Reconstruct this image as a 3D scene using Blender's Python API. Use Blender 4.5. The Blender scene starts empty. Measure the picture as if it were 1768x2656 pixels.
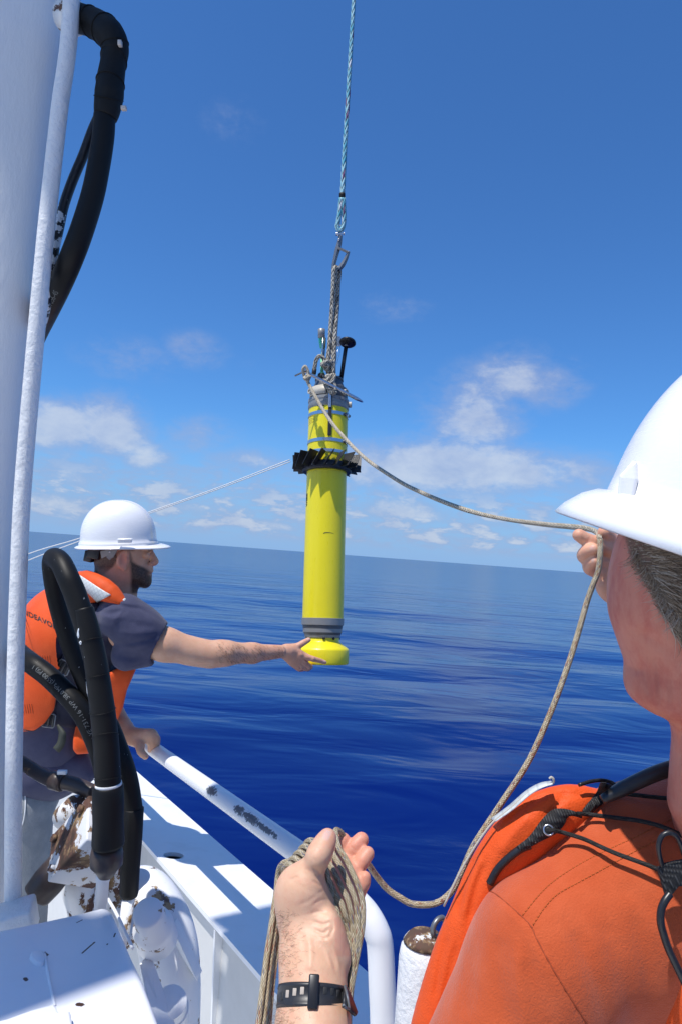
import bpy, bmesh, math, random
import numpy as np
from mathutils import Vector, Matrix
from mathutils.bvhtree import BVHTree
SC = bpy.context.scene
COL = SC.collection
rad = math.radians
# ------------------------------------------------------------------ camera
FPX, CU, CV = 1800.0, 884.0, 1328.0
CAMZ = 4.3                                   # eye height above the sea
PITCH, ROLL = rad(3.49), rad(4.24)
FW = np.array([0, math.cos(PITCH), math.sin(PITCH)])
_r0 = np.array([1.0, 0, 0]); _u0 = np.array([0, -math.sin(PITCH), math.cos(PITCH)])
CR = math.cos(ROLL)*_r0 + math.sin(ROLL)*_u0
CUP = -math.sin(ROLL)*_r0 + math.cos(ROLL)*_u0
EYE = np.array([0, 0, CAMZ])
BAS = np.stack([CR, CUP, FW])                # rows: right, up, forward
cd = bpy.data.cameras.new('camera'); cam = bpy.data.objects.new('camera', cd); COL.objects.link(cam)
cd.sensor_fit = 'VERTICAL'; cd.sensor_height = 36; cd.lens = FPX/2656*36
cd.clip_start = 0.02; cd.clip_end = 60000
cam.matrix_world = Matrix(((CR[0], CUP[0], -FW[0], 0), (CR[1], CUP[1], -FW[1], 0), (CR[2], CUP[2], -FW[2], CAMZ), (0, 0, 0, 1)))
SC.camera = cam
SC.render.resolution_x, SC.render.resolution_y = 681, 1024
# ------------------------------------------------------------------ light
SUN_EL, SUN_AZ = rad(67), math.atan2(-0.74, -0.67)
SUND = np.array([math.cos(SUN_EL)*math.sin(SUN_AZ), math.cos(SUN_EL)*math.cos(SUN_AZ), math.sin(SUN_EL)])
sl = bpy.data.lights.new('sun', 'SUN'); sun = bpy.data.objects.new('sun', sl); COL.objects.link(sun)
sl.energy = 4.2; sl.angle = rad(0.53); sl.color = (1, 0.96, 0.9)
sun.rotation_euler = Vector(SUND).to_track_quat('Z', 'Y').to_euler()
SC.view_settings.view_transform = 'Standard'; SC.view_settings.look = 'None'
SC.view_settings.exposure = 0.22; SC.view_settings.gamma = 1.0
SC.view_settings.use_curve_mapping = False
SC.cycles.max_bounces = 6; SC.cycles.transparent_max_bounces = 6
SC.cycles.use_denoising = True
# ------------------------------------------------------------------ node helper
class NT:
    def __init__(s, tree):
        s.t = tree; s.n = tree.nodes; s.l = tree.links
    def put(s, sock, v):
        if hasattr(v, 'links') or isinstance(v, bpy.types.NodeSocket): s.l.new(v, sock)
        else:
            if hasattr(sock, 'default_value'):
                try: sock.default_value = v
                except Exception:
                    sock.default_value = tuple(v)+(1,) if len(v) == 3 else v
    def math(s, op, a, b=0.0, c=0.0, clamp=False):
        n = s.n.new('ShaderNodeMath'); n.operation = op; n.use_clamp = clamp
        for i, v in enumerate((a, b, c)): s.put(n.inputs[i], v)
        return n.outputs[0]
    def vmath(s, op, a, b=(0, 0, 0), sc=1.0):
        n = s.n.new('ShaderNodeVectorMath'); n.operation = op
        s.put(n.inputs[0], a); s.put(n.inputs[1], b)
        if op == 'SCALE': s.put(n.inputs['Scale'], sc)
        return n.outputs['Value'] if op in ('LENGTH', 'DOT_PRODUCT', 'DISTANCE') else n.outputs['Vector']
    def sep(s, v):
        n = s.n.new('ShaderNodeSeparateXYZ'); s.put(n.inputs[0], v); return n.outputs
    def comb(s, x, y, z=0.0):
        n = s.n.new('ShaderNodeCombineXYZ')
        for i, v in enumerate((x, y, z)): s.put(n.inputs[i], v)
        return n.outputs[0]
    def noise(s, vec, scale, detail=4.0, rough=0.5, dist=0.0, out='Fac'):
        n = s.n.new('ShaderNodeTexNoise'); s.put(n.inputs['Vector'], vec); n.inputs['Scale'].default_value = scale
        n.inputs['Detail'].default_value = detail; n.inputs['Roughness'].default_value = rough
        n.inputs['Distortion'].default_value = dist
        return n.outputs[out]
    def ramp(s, fac, a, b, lo=0.0, hi=1.0, smooth=True):
        n = s.n.new('ShaderNodeMapRange'); n.interpolation_type = 'SMOOTHSTEP' if smooth else 'LINEAR'
        for k, v in zip(('Value', 'From Min', 'From Max', 'To Min', 'To Max'), (fac, a, b, lo, hi)): s.put(n.inputs[k], v)
        return n.outputs[0]
    def mix(s, f, a, b, mode='MIX'):
        n = s.n.new('ShaderNodeMix'); n.data_type = 'RGBA'; n.blend_type = mode
        s.put(n.inputs[0], f)
        for i, v in ((6, a), (7, b)):
            if isinstance(v, (tuple, list)) and len(v) == 3: v = tuple(v)+(1,)
            s.put(n.inputs[i], v)
        return n.outputs[2]
    def bump(s, h, strength, dist, normal=None):
        n = s.n.new('ShaderNodeBump'); s.put(n.inputs['Height'], h); s.put(n.inputs['Strength'], strength)
        n.inputs['Distance'].default_value = dist
        if normal is not None: s.l.new(normal, n.inputs['Normal'])
        return n.outputs[0]
    def mapping(s, vec, scale=(1, 1, 1), loc=(0, 0, 0), rot=(0, 0, 0)):
        n = s.n.new('ShaderNodeMapping'); s.put(n.inputs['Vector'], vec)
        n.inputs['Scale'].default_value = scale; n.inputs['Location'].default_value = loc; n.inputs['Rotation'].default_value = rot
        return n.outputs[0]
# ------------------------------------------------------------------ sky
def ray(u, v):
    d = CR*(u-CU)/FPX - CUP*(v-CV)/FPX + FW
    return d/np.linalg.norm(d)
W = bpy.data.worlds.new('World'); SC.world = W; W.use_nodes = True
w = NT(W.node_tree); w.n.clear()
sky = w.n.new('ShaderNodeTexSky'); sky.sky_type = 'NISHITA'; sky.sun_disc = False
sky.sun_elevation = SUN_EL; sky.sun_rotation = SUN_AZ; sky.altitude = 0; sky.air_density = 1.0; sky.dust_density = 0.4; sky.ozone_density = 2.2
tc = w.n.new('ShaderNodeTexCoord'); dv = w.vmath('NORMALIZE', tc.outputs['Generated'])
xs, ys, zs = w.sep(dv)
az = w.math('ARCTAN2', xs, ys); el = w.math('ARCSINE', zs)
pvec = w.comb(w.math('MULTIPLY', az, 1.0), w.math('MULTIPLY', el, 1.7), 0.0)
n1 = w.noise(pvec, 7.0, 7, 0.58, 0.25); n2 = w.noise(pvec, 30.0, 6, 0.65, 0.2)
nn = w.math('ADD', w.math('MULTIPLY', n1, 0.65), w.math('MULTIPLY', n2, 0.35))
# (u, v, half width px, half height px, density)
BL = [(140,1105,105,62,1.0),(290,1110,90,74,.95),(380,1185,75,36,.75),(520,1130,90,50,.62),(330,930,110,52,.52),(505,908,80,44,.48),
      (640,940,50,30,.2),(185,1225,80,42,.85),(130,1300,90,32,.9),(290,1155,80,40,.5),(640,1195,105,32,.85),(700,1275,70,22,.55),(470,1235,90,24,.5),(800,1110,50,40,.3),
      (1020,800,90,34,.48),(610,310,80,60,.34),(1225,1085,120,110,.8),(1370,985,140,70,.68),(1160,1215,250,66,1.25),(1290,1230,170,46,1.0),
      (1540,1220,90,38,.7),(1540,1290,60,30,.6),(1040,1325,100,30,.95),(1300,1350,120,24,.6),(900,1380,140,20,.6),(1260,1305,120,20,.35),
      (520,1320,130,18,.55),(680,1360,150,16,.6),(120,1345,80,18,.5),(600,1160,70,26,.35),(1150,1400,200,14,.6),(380,1290,110,16,.45),(-250,1150,200,90,.8),(2150,1180,260,90,.8)]
dens = None
for (u, v, hw, hh, dn) in BL:
    d = ray(u, v); a0 = math.atan2(d[0], d[1]); e0 = math.asin(d[2])
    q = w.vmath('MULTIPLY', w.vmath('SUBTRACT', w.comb(az, el, 0.0), (a0, e0, 0)), (FPX/hw*0.95, FPX/hh*0.95, 0))
    g = w.ramp(w.vmath('LENGTH', q), 0.0, 2.0, dn, 0.0)
    dens = g if dens is None else w.math('MAXIMUM', dens, g)
band = w.math('MULTIPLY', w.ramp(el, 0.006, 0.03, 0.0, 1.0), w.ramp(el, 0.055, 0.17, 1.0, 0.0))
pv2 = w.comb(w.math('MULTIPLY', az, 1.0), w.math('MULTIPLY', el, 2.8), 0.0)
n3 = w.noise(pv2, 17.0, 8, 0.6, 0.2)
bandm = w.math('MULTIPLY', band, w.ramp(n3, 0.37, 0.60, 0, 0.85))
val = w.math('ADD', w.math('MULTIPLY', dens, 1.08), w.math('MULTIPLY', w.math('MULTIPLY', w.math('SUBTRACT', nn, 0.5), 2.3), w.math('MINIMUM', 1.0, w.math('MULTIPLY', dens, 2.5))))
cl = w.math('MULTIPLY', w.ramp(val, 0.14, 1.05), 0.84)
cl = w.math('MAXIMUM', cl, bandm, clamp=True)
# lit tops, grey-violet thin parts and bases
nb = w.noise(pvec, 16.0, 5, 0.6, 0.2)
ccol = w.mix(w.ramp(w.math('ADD', cl, w.math('MULTIPLY', w.math('SUBTRACT', nb, 0.5), 0.9)), 0.42, 1.10), (3.1, 3.8, 5.8), (5.9, 6.3, 7.0))
tint = w.mix(1.0, sky.outputs[0], (0.45, 0.88, 1.38), 'MULTIPLY')
tint = w.mix(w.ramp(el, -0.02, 0.20, 0.9, 0.0), tint, (2.5, 4.2, 7.2))
skc = w.mix(w.math('MULTIPLY', cl, 0.86), tint, ccol)
bg = w.n.new('ShaderNodeBackground'); w.l.new(skc, bg.inputs[0]); bg.inputs[1].default_value = 0.096
wo = w.n.new('ShaderNodeOutputWorld'); w.l.new(bg.outputs[0], wo.inputs[0])
# ------------------------------------------------------------------ geometry helpers
# K: a point given by where it is seen and how far off it lies (metres), in the eye's own axes (right, up, forward)
def K(u, v, d): return np.array([(u-CU)/FPX*d, -(v-CV)/FPX*d, d], float)
def toW(p): return np.asarray(p, float) @ BAS + EYE
def P(u, v, d): return toW(K(u, v, d))
def toV(p): return (np.asarray(p, float)-EYE) @ BAS.T
def link(name, me, mat=None, parent=None):
    o = bpy.data.objects.new(name, me); COL.objects.link(o)
    if mat is not None and me is not None:
        for m in (mat if isinstance(mat, (list, tuple)) else [mat]): me.materials.append(m)
    if parent is not None: o.parent = parent
    return o
def tag(o, label=None, cat=None, group=None, kind=None):
    if label: o['label'] = label
    if cat: o['category'] = cat
    if group: o['group'] = group
    if kind: o['kind'] = kind
    return o
def thing(name, label, cat, group=None):
    o = bpy.data.objects.new(name, None); COL.objects.link(o); o.empty_display_size = 0.1
    return tag(o, label, cat, group)
def rebase(root, loc):
    """put an Empty at the thing's base and keep its parts where they are"""
    loc = Vector(loc); root.location = loc
    for c in root.children: c.matrix_parent_inverse = Matrix.Translation(-loc)
def mesh(name, V, F, smooth=True, uv=None):
    me = bpy.data.meshes.new(name)
    V = np.asarray(V, float)
    me.from_pydata(V.tolist(), [], [tuple(int(i) for i in f) for f in F])
    if smooth: me.polygons.foreach_set('use_smooth', [True]*len(me.polygons))
    if uv is not None:
        l = me.uv_layers.new(name='UVMap'); idx = np.zeros(len(me.loops), int); me.loops.foreach_get('vertex_index', idx)
        l.data.foreach_set('uv', np.asarray(uv, float)[idx].ravel())
    me.update(); return me
def catmull(pts, n=8, closed=False):
    p = np.asarray(pts, float); m = len(p); out = []
    if m < 3: 
        return np.array([p[0]+(p[1]-p[0])*t for t in np.linspace(0, 1, n+1)])
    rng = range(m if closed else m-1)
    for i in rng:
        if closed: a, b, c, d = p[(i-1) % m], p[i], p[(i+1) % m], p[(i+2) % m]
        else: a = p[i-1] if i > 0 else 2*p[0]-p[1]; b = p[i]; c = p[i+1]; d = p[i+2] if i+2 < m else 2*p[-1]-p[-2]
        for k in range(n):
            t = k/n
            out.append(0.5*((2*b)+(-a+c)*t+(2*a-5*b+4*c-d)*t*t+(-a+3*b-3*c+d)*t**3))
    if not closed: out.append(p[-1])
    return np.array(out)
def frames(p, closed=False, up=None):
    p = np.asarray(p, float); T = np.gradient(p, axis=0)
    if closed: T = np.roll(p, -1, 0)-np.roll(p, 1, 0)
    T /= np.linalg.norm(T, axis=1)[:, None]+1e-12
    n = np.cross(T[0], up if up is not None else (0.31, 0.2, 0.93)); n /= np.linalg.norm(n)
    N = []
    for t in T:
        if up is not None: n = np.cross(t, up)
        n = n-t*np.dot(n, t); n /= np.linalg.norm(n)+1e-12; N.append(n)
    N = np.array(N); return T, N, np.cross(T, N)
def tube(pts, r, sides=12, closed=False, cap=True, flat=1.0, up=None, uvs=False, V0=0):
    """swept tube; r a number or one radius per point; flat squashes it across the second normal. World points. -> V, F, uv"""
    p = np.asarray(pts, float); m = len(p)
    r = np.broadcast_to(np.asarray(r, float), (m,)) if np.ndim(r) == 0 or len(np.atleast_1d(r)) == m else np.interp(np.linspace(0, 1, m), np.linspace(0, 1, len(r)), r)
    T, N, B = frames(p, closed, up)
    s = np.concatenate([[0], np.cumsum(np.linalg.norm(np.diff(p, axis=0), axis=1))])
    nu = sides+1 if uvs else sides
    an = np.arange(nu)*2*math.pi/sides
    V = p[:, None]+r[:, None, None]*(np.cos(an)[None, :, None]*N[:, None]+flat*np.sin(an)[None, :, None]*B[:, None])
    UV = np.stack([np.broadcast_to(np.arange(nu)/sides, (m, nu)), np.broadcast_to(s[:, None], (m, nu))], -1)
    V = V.reshape(-1, 3); F = []
    for i in range(m if closed else m-1):
        j = (i+1) % m
        for k in range(sides):
            k2 = k+1 if uvs else (k+1) % sides
            F.append((i*nu+k, i*nu+k2, j*nu+k2, j*nu+k))
    if cap and not closed:
        F.append(tuple(range(sides))[::-1]); F.append(tuple((m-1)*nu+k for k in range(sides)))
    return V, F, UV.reshape(-1, 2)
class MB:
    def __init__(s): s.V = []; s.F = []; s.U = []; s.n = 0
    def add(s, V, F, U=None):
        V = np.asarray(V, float); s.V.append(V); s.F += [tuple(i+s.n for i in f) for f in F]
        s.U.append(np.zeros((len(V), 2)) if U is None else U); s.n += len(V); return s
    def tube(s, *a, **k): return s.add(*tube(*a, **k))
    def build(s, name, mat, parent=None, smooth=True, bevel=0, auto=None):
        me = mesh(name, np.concatenate(s.V), s.F, smooth, np.concatenate(s.U))
        if auto: me.set_sharp_from_angle(angle=rad(auto))
        o = link(name, me, mat, parent)
        if bevel:
            b = o.modifiers.new('bevel', 'BEVEL'); b.width = bevel; b.segments = 2; b.limit_method = 'ANGLE'; b.angle_limit = rad(35)
        return o
def lathe(A, B, prof, sides=40, cap=True, a0=0.0):
    """prof: (distance from A along A->B in metres, radius)"""
    A = np.asarray(A, float); B = np.asarray(B, float); T = B-A; T /= np.linalg.norm(T)
    n = np.cross(T, (0.1, 1, 0.05)); n /= np.linalg.norm(n); b = np.cross(T, n)
    an = a0+np.arange(sides)*2*math.pi/sides
    V = np.concatenate([A+T*t+r*(np.cos(an)[:, None]*n+np.sin(an)[:, None]*b) for t, r in prof])
    F = []; m = len(prof)
    for i in range(m-1):
        for k in range(sides):
            k2 = (k+1) % sides; F.append((i*sides+k, (i+1)*sides+k, (i+1)*sides+k2, i*sides+k2))
    if cap: F.append(tuple(range(sides))); F.append(tuple((m-1)*sides+k for k in range(sides))[::-1])
    return V, F
def slab(poly, ext):
    """polygon (world points) pushed along the vector ext"""
    p = np.asarray(poly, float); n = len(p); V = np.concatenate([p, p+np.asarray(ext, float)])
    F = [tuple(range(n))[::-1], tuple(range(n, 2*n))]+[(i, (i+1) % n, n+(i+1) % n, n+i) for i in range(n)]
    return V, F
def boxv(c, ax, ay, az):
    """box from centre and three half-axis vectors"""
    c, ax, ay, az = map(lambda q: np.asarray(q, float), (c, ax, ay, az))
    V = [c+i*ax+j*ay+k*az for i in (-1, 1) for j in (-1, 1) for k in (-1, 1)]
    F = [(0, 1, 3, 2), (4, 6, 7, 5), (0, 4, 5, 1), (2, 3, 7, 6), (0, 2, 6, 4), (1, 5, 7, 3)]
    return np.array(V), F
def unit(v): v = np.asarray(v, float); return v/np.linalg.norm(v)
def fixnormals(o):
    bm = bmesh.new(); bm.from_mesh(o.data); bmesh.ops.recalc_face_normals(bm, faces=bm.faces); bm.to_mesh(o.data); bm.free(); return o
# ------------------------------------------------------------------ materials
def pm(name, col, rough=0.5, metal=0.0, col2=None, cs=20.0, cmix=(0.4, 0.7), bump=0.0, bs=200.0, bd=0.002, spec=0.5, sss=0.0, coat=0.0, extra=None, sheen=0.0, rough2=None):
    m = bpy.data.materials.new(name); m.use_nodes = True; t = NT(m.node_tree); t.n.clear()
    b = t.n.new('ShaderNodeBsdfPrincipled'); o = t.n.new('ShaderNodeOutputMaterial'); t.l.new(b.outputs[0], o.inputs[0])
    tc = t.n.new('ShaderNodeTexCoord'); oc = tc.outputs['Object']
    c = tuple(col)+(1,)
    if col2 is not None:
        c = t.mix(t.ramp(t.noise(oc, cs, 6, 0.6), cmix[0], cmix[1]), col, col2)
    t.put(b.inputs['Base Color'], c); t.put(b.inputs['Roughness'], rough); b.inputs['Metallic'].default_value = metal
    b.inputs['Specular IOR Level'].default_value = spec
    if sss: b.inputs['Subsurface Weight'].default_value = sss; b.inputs['Subsurface Radius'].default_value = (0.012, 0.004, 0.002); b.inputs['Subsurface Scale'].default_value = 0.6
    if coat: b.inputs['Coat Weight'].default_value = coat; b.inputs['Coat Roughness'].default_value = 0.1
    if sheen: b.inputs['Sheen Weight'].default_value = sheen; b.inputs['Sheen Roughness'].default_value = 0.5
    if bump: t.l.new(t.bump(t.noise(oc, bs, 4, 0.6), bump, bd), b.inputs['Normal'])
    if extra: extra(t, b, oc, c)
    return m
M = {}
def worn(white, rust_lo, seedloc, scale=14, deep=(0.05, 0.03, 0.02)):
    """white marine paint flaking to brown primer and rust"""
    def f(t, b, oc, c):
        v = t.mapping(oc, (1, 1, 1), seedloc)
        n = t.noise(v, scale, 8, 0.68, 0.3); nf = t.noise(v, scale*5, 6, 0.7)
        k = t.math('ADD', n, t.math('MULTIPLY', t.math('SUBTRACT', nf, 0.5), 0.25))
        edge = t.ramp(k, rust_lo, rust_lo+0.012, smooth=False)
        tan = t.mix(t.ramp(t.noise(v, scale*2, 5, 0.6), 0.42, 0.56), (0.30, 0.20, 0.10), (0.10, 0.045, 0.03))
        rustc = t.mix(t.ramp(k, rust_lo+0.05, rust_lo+0.14), tan, deep)
        t.l.new(t.mix(edge, white, rustc), b.inputs['Base Color'])
        t.put(b.inputs['Roughness'], t.ramp(edge, 0, 1, 0.38, 0.8))
        h = t.math('SUBTRACT', t.math('MULTIPLY', t.noise(v, 90, 4, 0.6), 0.35), t.math('MULTIPLY', edge, 0.5))
        t.l.new(t.bump(h, 0.6, 0.003), b.inputs['Normal'])
    return f
WHITE = (0.80, 0.81, 0.82)
M['white'] = pm('white_marine_paint', WHITE, 0.38, bump=0.12, bs=60, bd=0.002, col2=(0.70, 0.70, 0.69), cs=9, cmix=(0.5, 0.85))
def lumpy(t, b, oc, c):
    n = t.noise(oc, 55, 6, 0.65); n2 = t.noise(oc, 16, 3, 0.5)
    t.l.new(t.bump(t.math('ADD', n, t.math('MULTIPLY', n2, 0.8)), 0.85, 0.006), b.inputs['Normal'])
    sp = t.ramp(t.noise(oc, 23, 8, 0.75), 0.725, 0.74)
    t.l.new(t.mix(sp, (0.80, 0.80, 0.79), (0.22, 0.10, 0.05)), b.inputs['Base Color'])
M['lumpy'] = pm('thick_brushed_white_paint', (0.80, 0.80, 0.79), 0.32, extra=lumpy)
def chipped(t, b, oc, c):
    n = t.noise(oc, 26, 8, 0.7); n2 = t.noise(oc, 6, 3, 0.5)
    k = t.math('ADD', n, t.math('MULTIPLY', t.math('SUBTRACT', n2, 0.5), 0.5))
    e = t.ramp(k, 0.615, 0.625)
    rc = t.mix(t.ramp(t.noise(oc, 60, 5, 0.6), 0.45, 0.6), (0.36, 0.24, 0.12), (0.12, 0.07, 0.05))
    t.l.new(t.mix(e, (0.78, 0.79, 0.80), rc), b.inputs['Base Color'])
    t.l.new(t.bump(t.math('SUBTRACT', t.math('MULTIPLY', t.noise(oc, 70, 4, 0.6), .3), t.math('MULTIPLY', e, 0.6)), 0.4, 0.003), b.inputs['Normal'])
M['chipped'] = pm('chipped_white_paint', WHITE, 0.4, extra=chipped)
M['rusty'] = pm('flaking_paint_on_rust', WHITE, 0.5, extra=worn((0.66, 0.67, 0.69), 0.45, (3.1, 0.4, 1.7), 11))
M['rust2'] = pm('half_flaked_paint', WHITE, 0.5, extra=worn((0.74, 0.74, 0.73), 0.53, (0.3, 5.4, 2.7), 15, (0.22, 0.12, 0.05)))
M['crust'] = pm('rust_crust', WHITE, 0.6, extra=worn((0.70, 0.70, 0.68), 0.42, (1.3, 2.2, 0.7), 40, (0.09, 0.05, 0.03)))
M['oldpipe'] = pm('tarred_rusty_pipe', WHITE, 0.5, extra=worn((0.05, 0.035, 0.03), 0.62, (2.3, 1.4, 0.7), 15, (0.6, 0.58, 0.56)))
def hose_x(amount, lo):
    def f(t, b, oc, c):
        n = t.noise(oc, 38, 7, 0.75); e = t.ramp(n, lo, lo+0.01)
        s = t.noise(oc, 170, 3, 0.6); e2 = t.ramp(s, 0.735, 0.75)
        t.l.new(t.mix(t.math('MAXIMUM', e, e2), c if not isinstance(c, tuple) else c[:3], (0.55, 0.60, 0.62)), b.inputs['Base Color'])
    return f
M['hose'] = pm('black_rubber_hose', (0.008, 0.008, 0.008), 0.5, spec=0.22, extra=hose_x(1, 0.70), bump=0.08, bs=80)
M['hose_clean'] = pm('black_rubber', (0.008, 0.008, 0.008), 0.5, spec=0.22, bump=0.1, bs=60)
M['tape'] = pm('black_tape_wrap', (0.008, 0.008, 0.008), 0.6, spec=0.25, bump=0.35, bs=25, bd=0.006, extra=hose_x(1, 0.73))
M['black'] = pm('black_plastic', (0.010, 0.010, 0.012), 0.35)
M['print'] = pm('pale_print', (0.16, 0.17, 0.17), 0.6)
M['ink'] = pm('black_ink', (0.02, 0.02, 0.02), 0.6)
M['steel'] = pm('stainless_steel', (0.62, 0.63, 0.65), 0.28, 1.0, bump=0.05, bs=90)
M['dullsteel'] = pm('dull_grey_steel', (0.20, 0.21, 0.22), 0.4, 0.6, bump=0.05, bs=90)
M['anod'] = pm('dark_anodised_cap', (0.10, 0.105, 0.11), 0.42, 0.25, bump=0.04, bs=60)
M['greycap'] = pm('grey_anodised_ring', (0.27, 0.27, 0.26), 0.42, 0.3, bump=0.04)
M['beige'] = pm('beige_plastic', (0.50, 0.46, 0.38), 0.42, bump=0.04)
M['green'] = pm('translucent_green_plastic', (0.05, 0.42, 0.30), 0.25)
M['palegreen'] = pm('pale_green_sleeve', (0.20, 0.60, 0.33), 0.35)
M['cable_tie'] = pm('cable_tie_plastic', (0.55, 0.5, 0.45), 0.5)
def yel(t, b, oc, c):
    n = t.noise(oc, 5, 5, 0.6); sc = t.noise(t.mapping(oc, (60, 60, 4)), 3, 5, 0.7)
    k = t.mix(t.ramp(n, 0.35, 0.75), (0.80, 0.68, 0.010), (0.74, 0.62, 0.014))
    t.l.new(t.mix(t.ramp(sc, 0.62, 0.74, 0, 0.45), k, (0.45, 0.40, 0.06)), b.inputs['Base Color'])
    t.put(b.inputs['Roughness'], t.ramp(sc, 0.3, 0.7, 0.26, 0.42))
M['yellow'] = pm('yellow_anodised_paint', (0.76, 0.68, 0.02), 0.3, extra=yel, coat=0.05)
def braid(name, c1, c2, per=0.0085, nk=5, fleck=None, fleck2=None, dark=0.35, bd=0.002, slope=1.6):
    m = bpy.data.materials.new(name); m.use_nodes = True; t = NT(m.node_tree); t.n.clear()
    b = t.n.new('ShaderNodeBsdfPrincipled'); o = t.n.new('ShaderNodeOutputMaterial'); t.l.new(b.outputs[0], o.inputs[0])
    uv = t.n.new('ShaderNodeUVMap').outputs[0]; U, V_, _ = t.sep(uv)
    un = t.math('MULTIPLY', U, float(nk)); uf = t.math('FRACT', un)
    tri = t.math('ABSOLUTE', t.math('SUBTRACT', uf, 0.5))           # 0..0.5
    s = t.math('ADD', t.math('DIVIDE', V_, per), t.math('MULTIPLY', tri, slope))
    sf = t.math('FRACT', s)
    yarn = t.math('SINE', t.math('MULTIPLY', sf, math.pi))
    col = t.math('SINE', t.math('MULTIPLY', t.math('MULTIPLY', tri, 2.0), math.pi))
    h = t.math('POWER', t.math('MULTIPLY', yarn, t.math('ADD', t.math('MULTIPLY', col, 0.5), 0.5)), 0.6)
    sid = t.math('FLOOR', s); cid = t.math('FLOOR', t.math('MULTIPLY', un, 2.0))
    wn = t.n.new('ShaderNodeTexWhiteNoise'); wn.noise_dimensions = '2D'; t.l.new(t.comb(sid, cid), wn.inputs[0]); rnd = wn.outputs['Value']
    base = t.mix(t.ramp(rnd, 0.1, 0.9, smooth=False), c1, c2)
    if fleck is not None:
        base = t.mix(t.math('GREATER_THAN', rnd, 0.95), base, fleck)
        base = t.mix(t.math('LESS_THAN', rnd, 0.05), base, fleck2 if fleck2 is not None else fleck)
    base = t.mix(t.ramp(h, 0.15, 0.75, 1-dark, 0.0), base, (0.05, 0.04, 0.03))
    t.l.new(base, b.inputs['Base Color']); b.inputs['Roughness'].default_value = 0.75; b.inputs['Specular IOR Level'].default_value = 0.3
    t.l.new(t.bump(h, 0.9, bd), b.inputs['Normal'])
    return m
M['line'] = braid('tan_braided_line', (0.40, 0.31, 0.18), (0.64, 0.56, 0.41), 0.0036, 8, (0.36, 0.14, 0.09), (0.22, 0.21, 0.25), 0.35, 0.0012)
M['farline'] = braid('weathered_tan_line', (0.40, 0.34, 0.24), (0.52, 0.46, 0.36), 0.016, 4, None, None, 0.7, 0.002)
M['strop'] = braid('grey_beige_braided_strop', (0.34, 0.31, 0.25), (0.58, 0.54, 0.46), 0.020, 4, (0.12, 0.11, 0.10), None, 0.30, 0.006)
M['bluerope'] = braid('blue_white_braided_rope', (0.10, 0.42, 0.52), (0.42, 0.66, 0.70), 0.032, 3, (0.75, 0.78, 0.80), (0.20, 0.10, 0.20), 0.35, 0.005)
M['blackcord'] = braid('black_braided_cord', (0.010, 0.010, 0.010), (0.03, 0.03, 0.03), 0.006, 4, None, None, 0.6, 0.0012)
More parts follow.
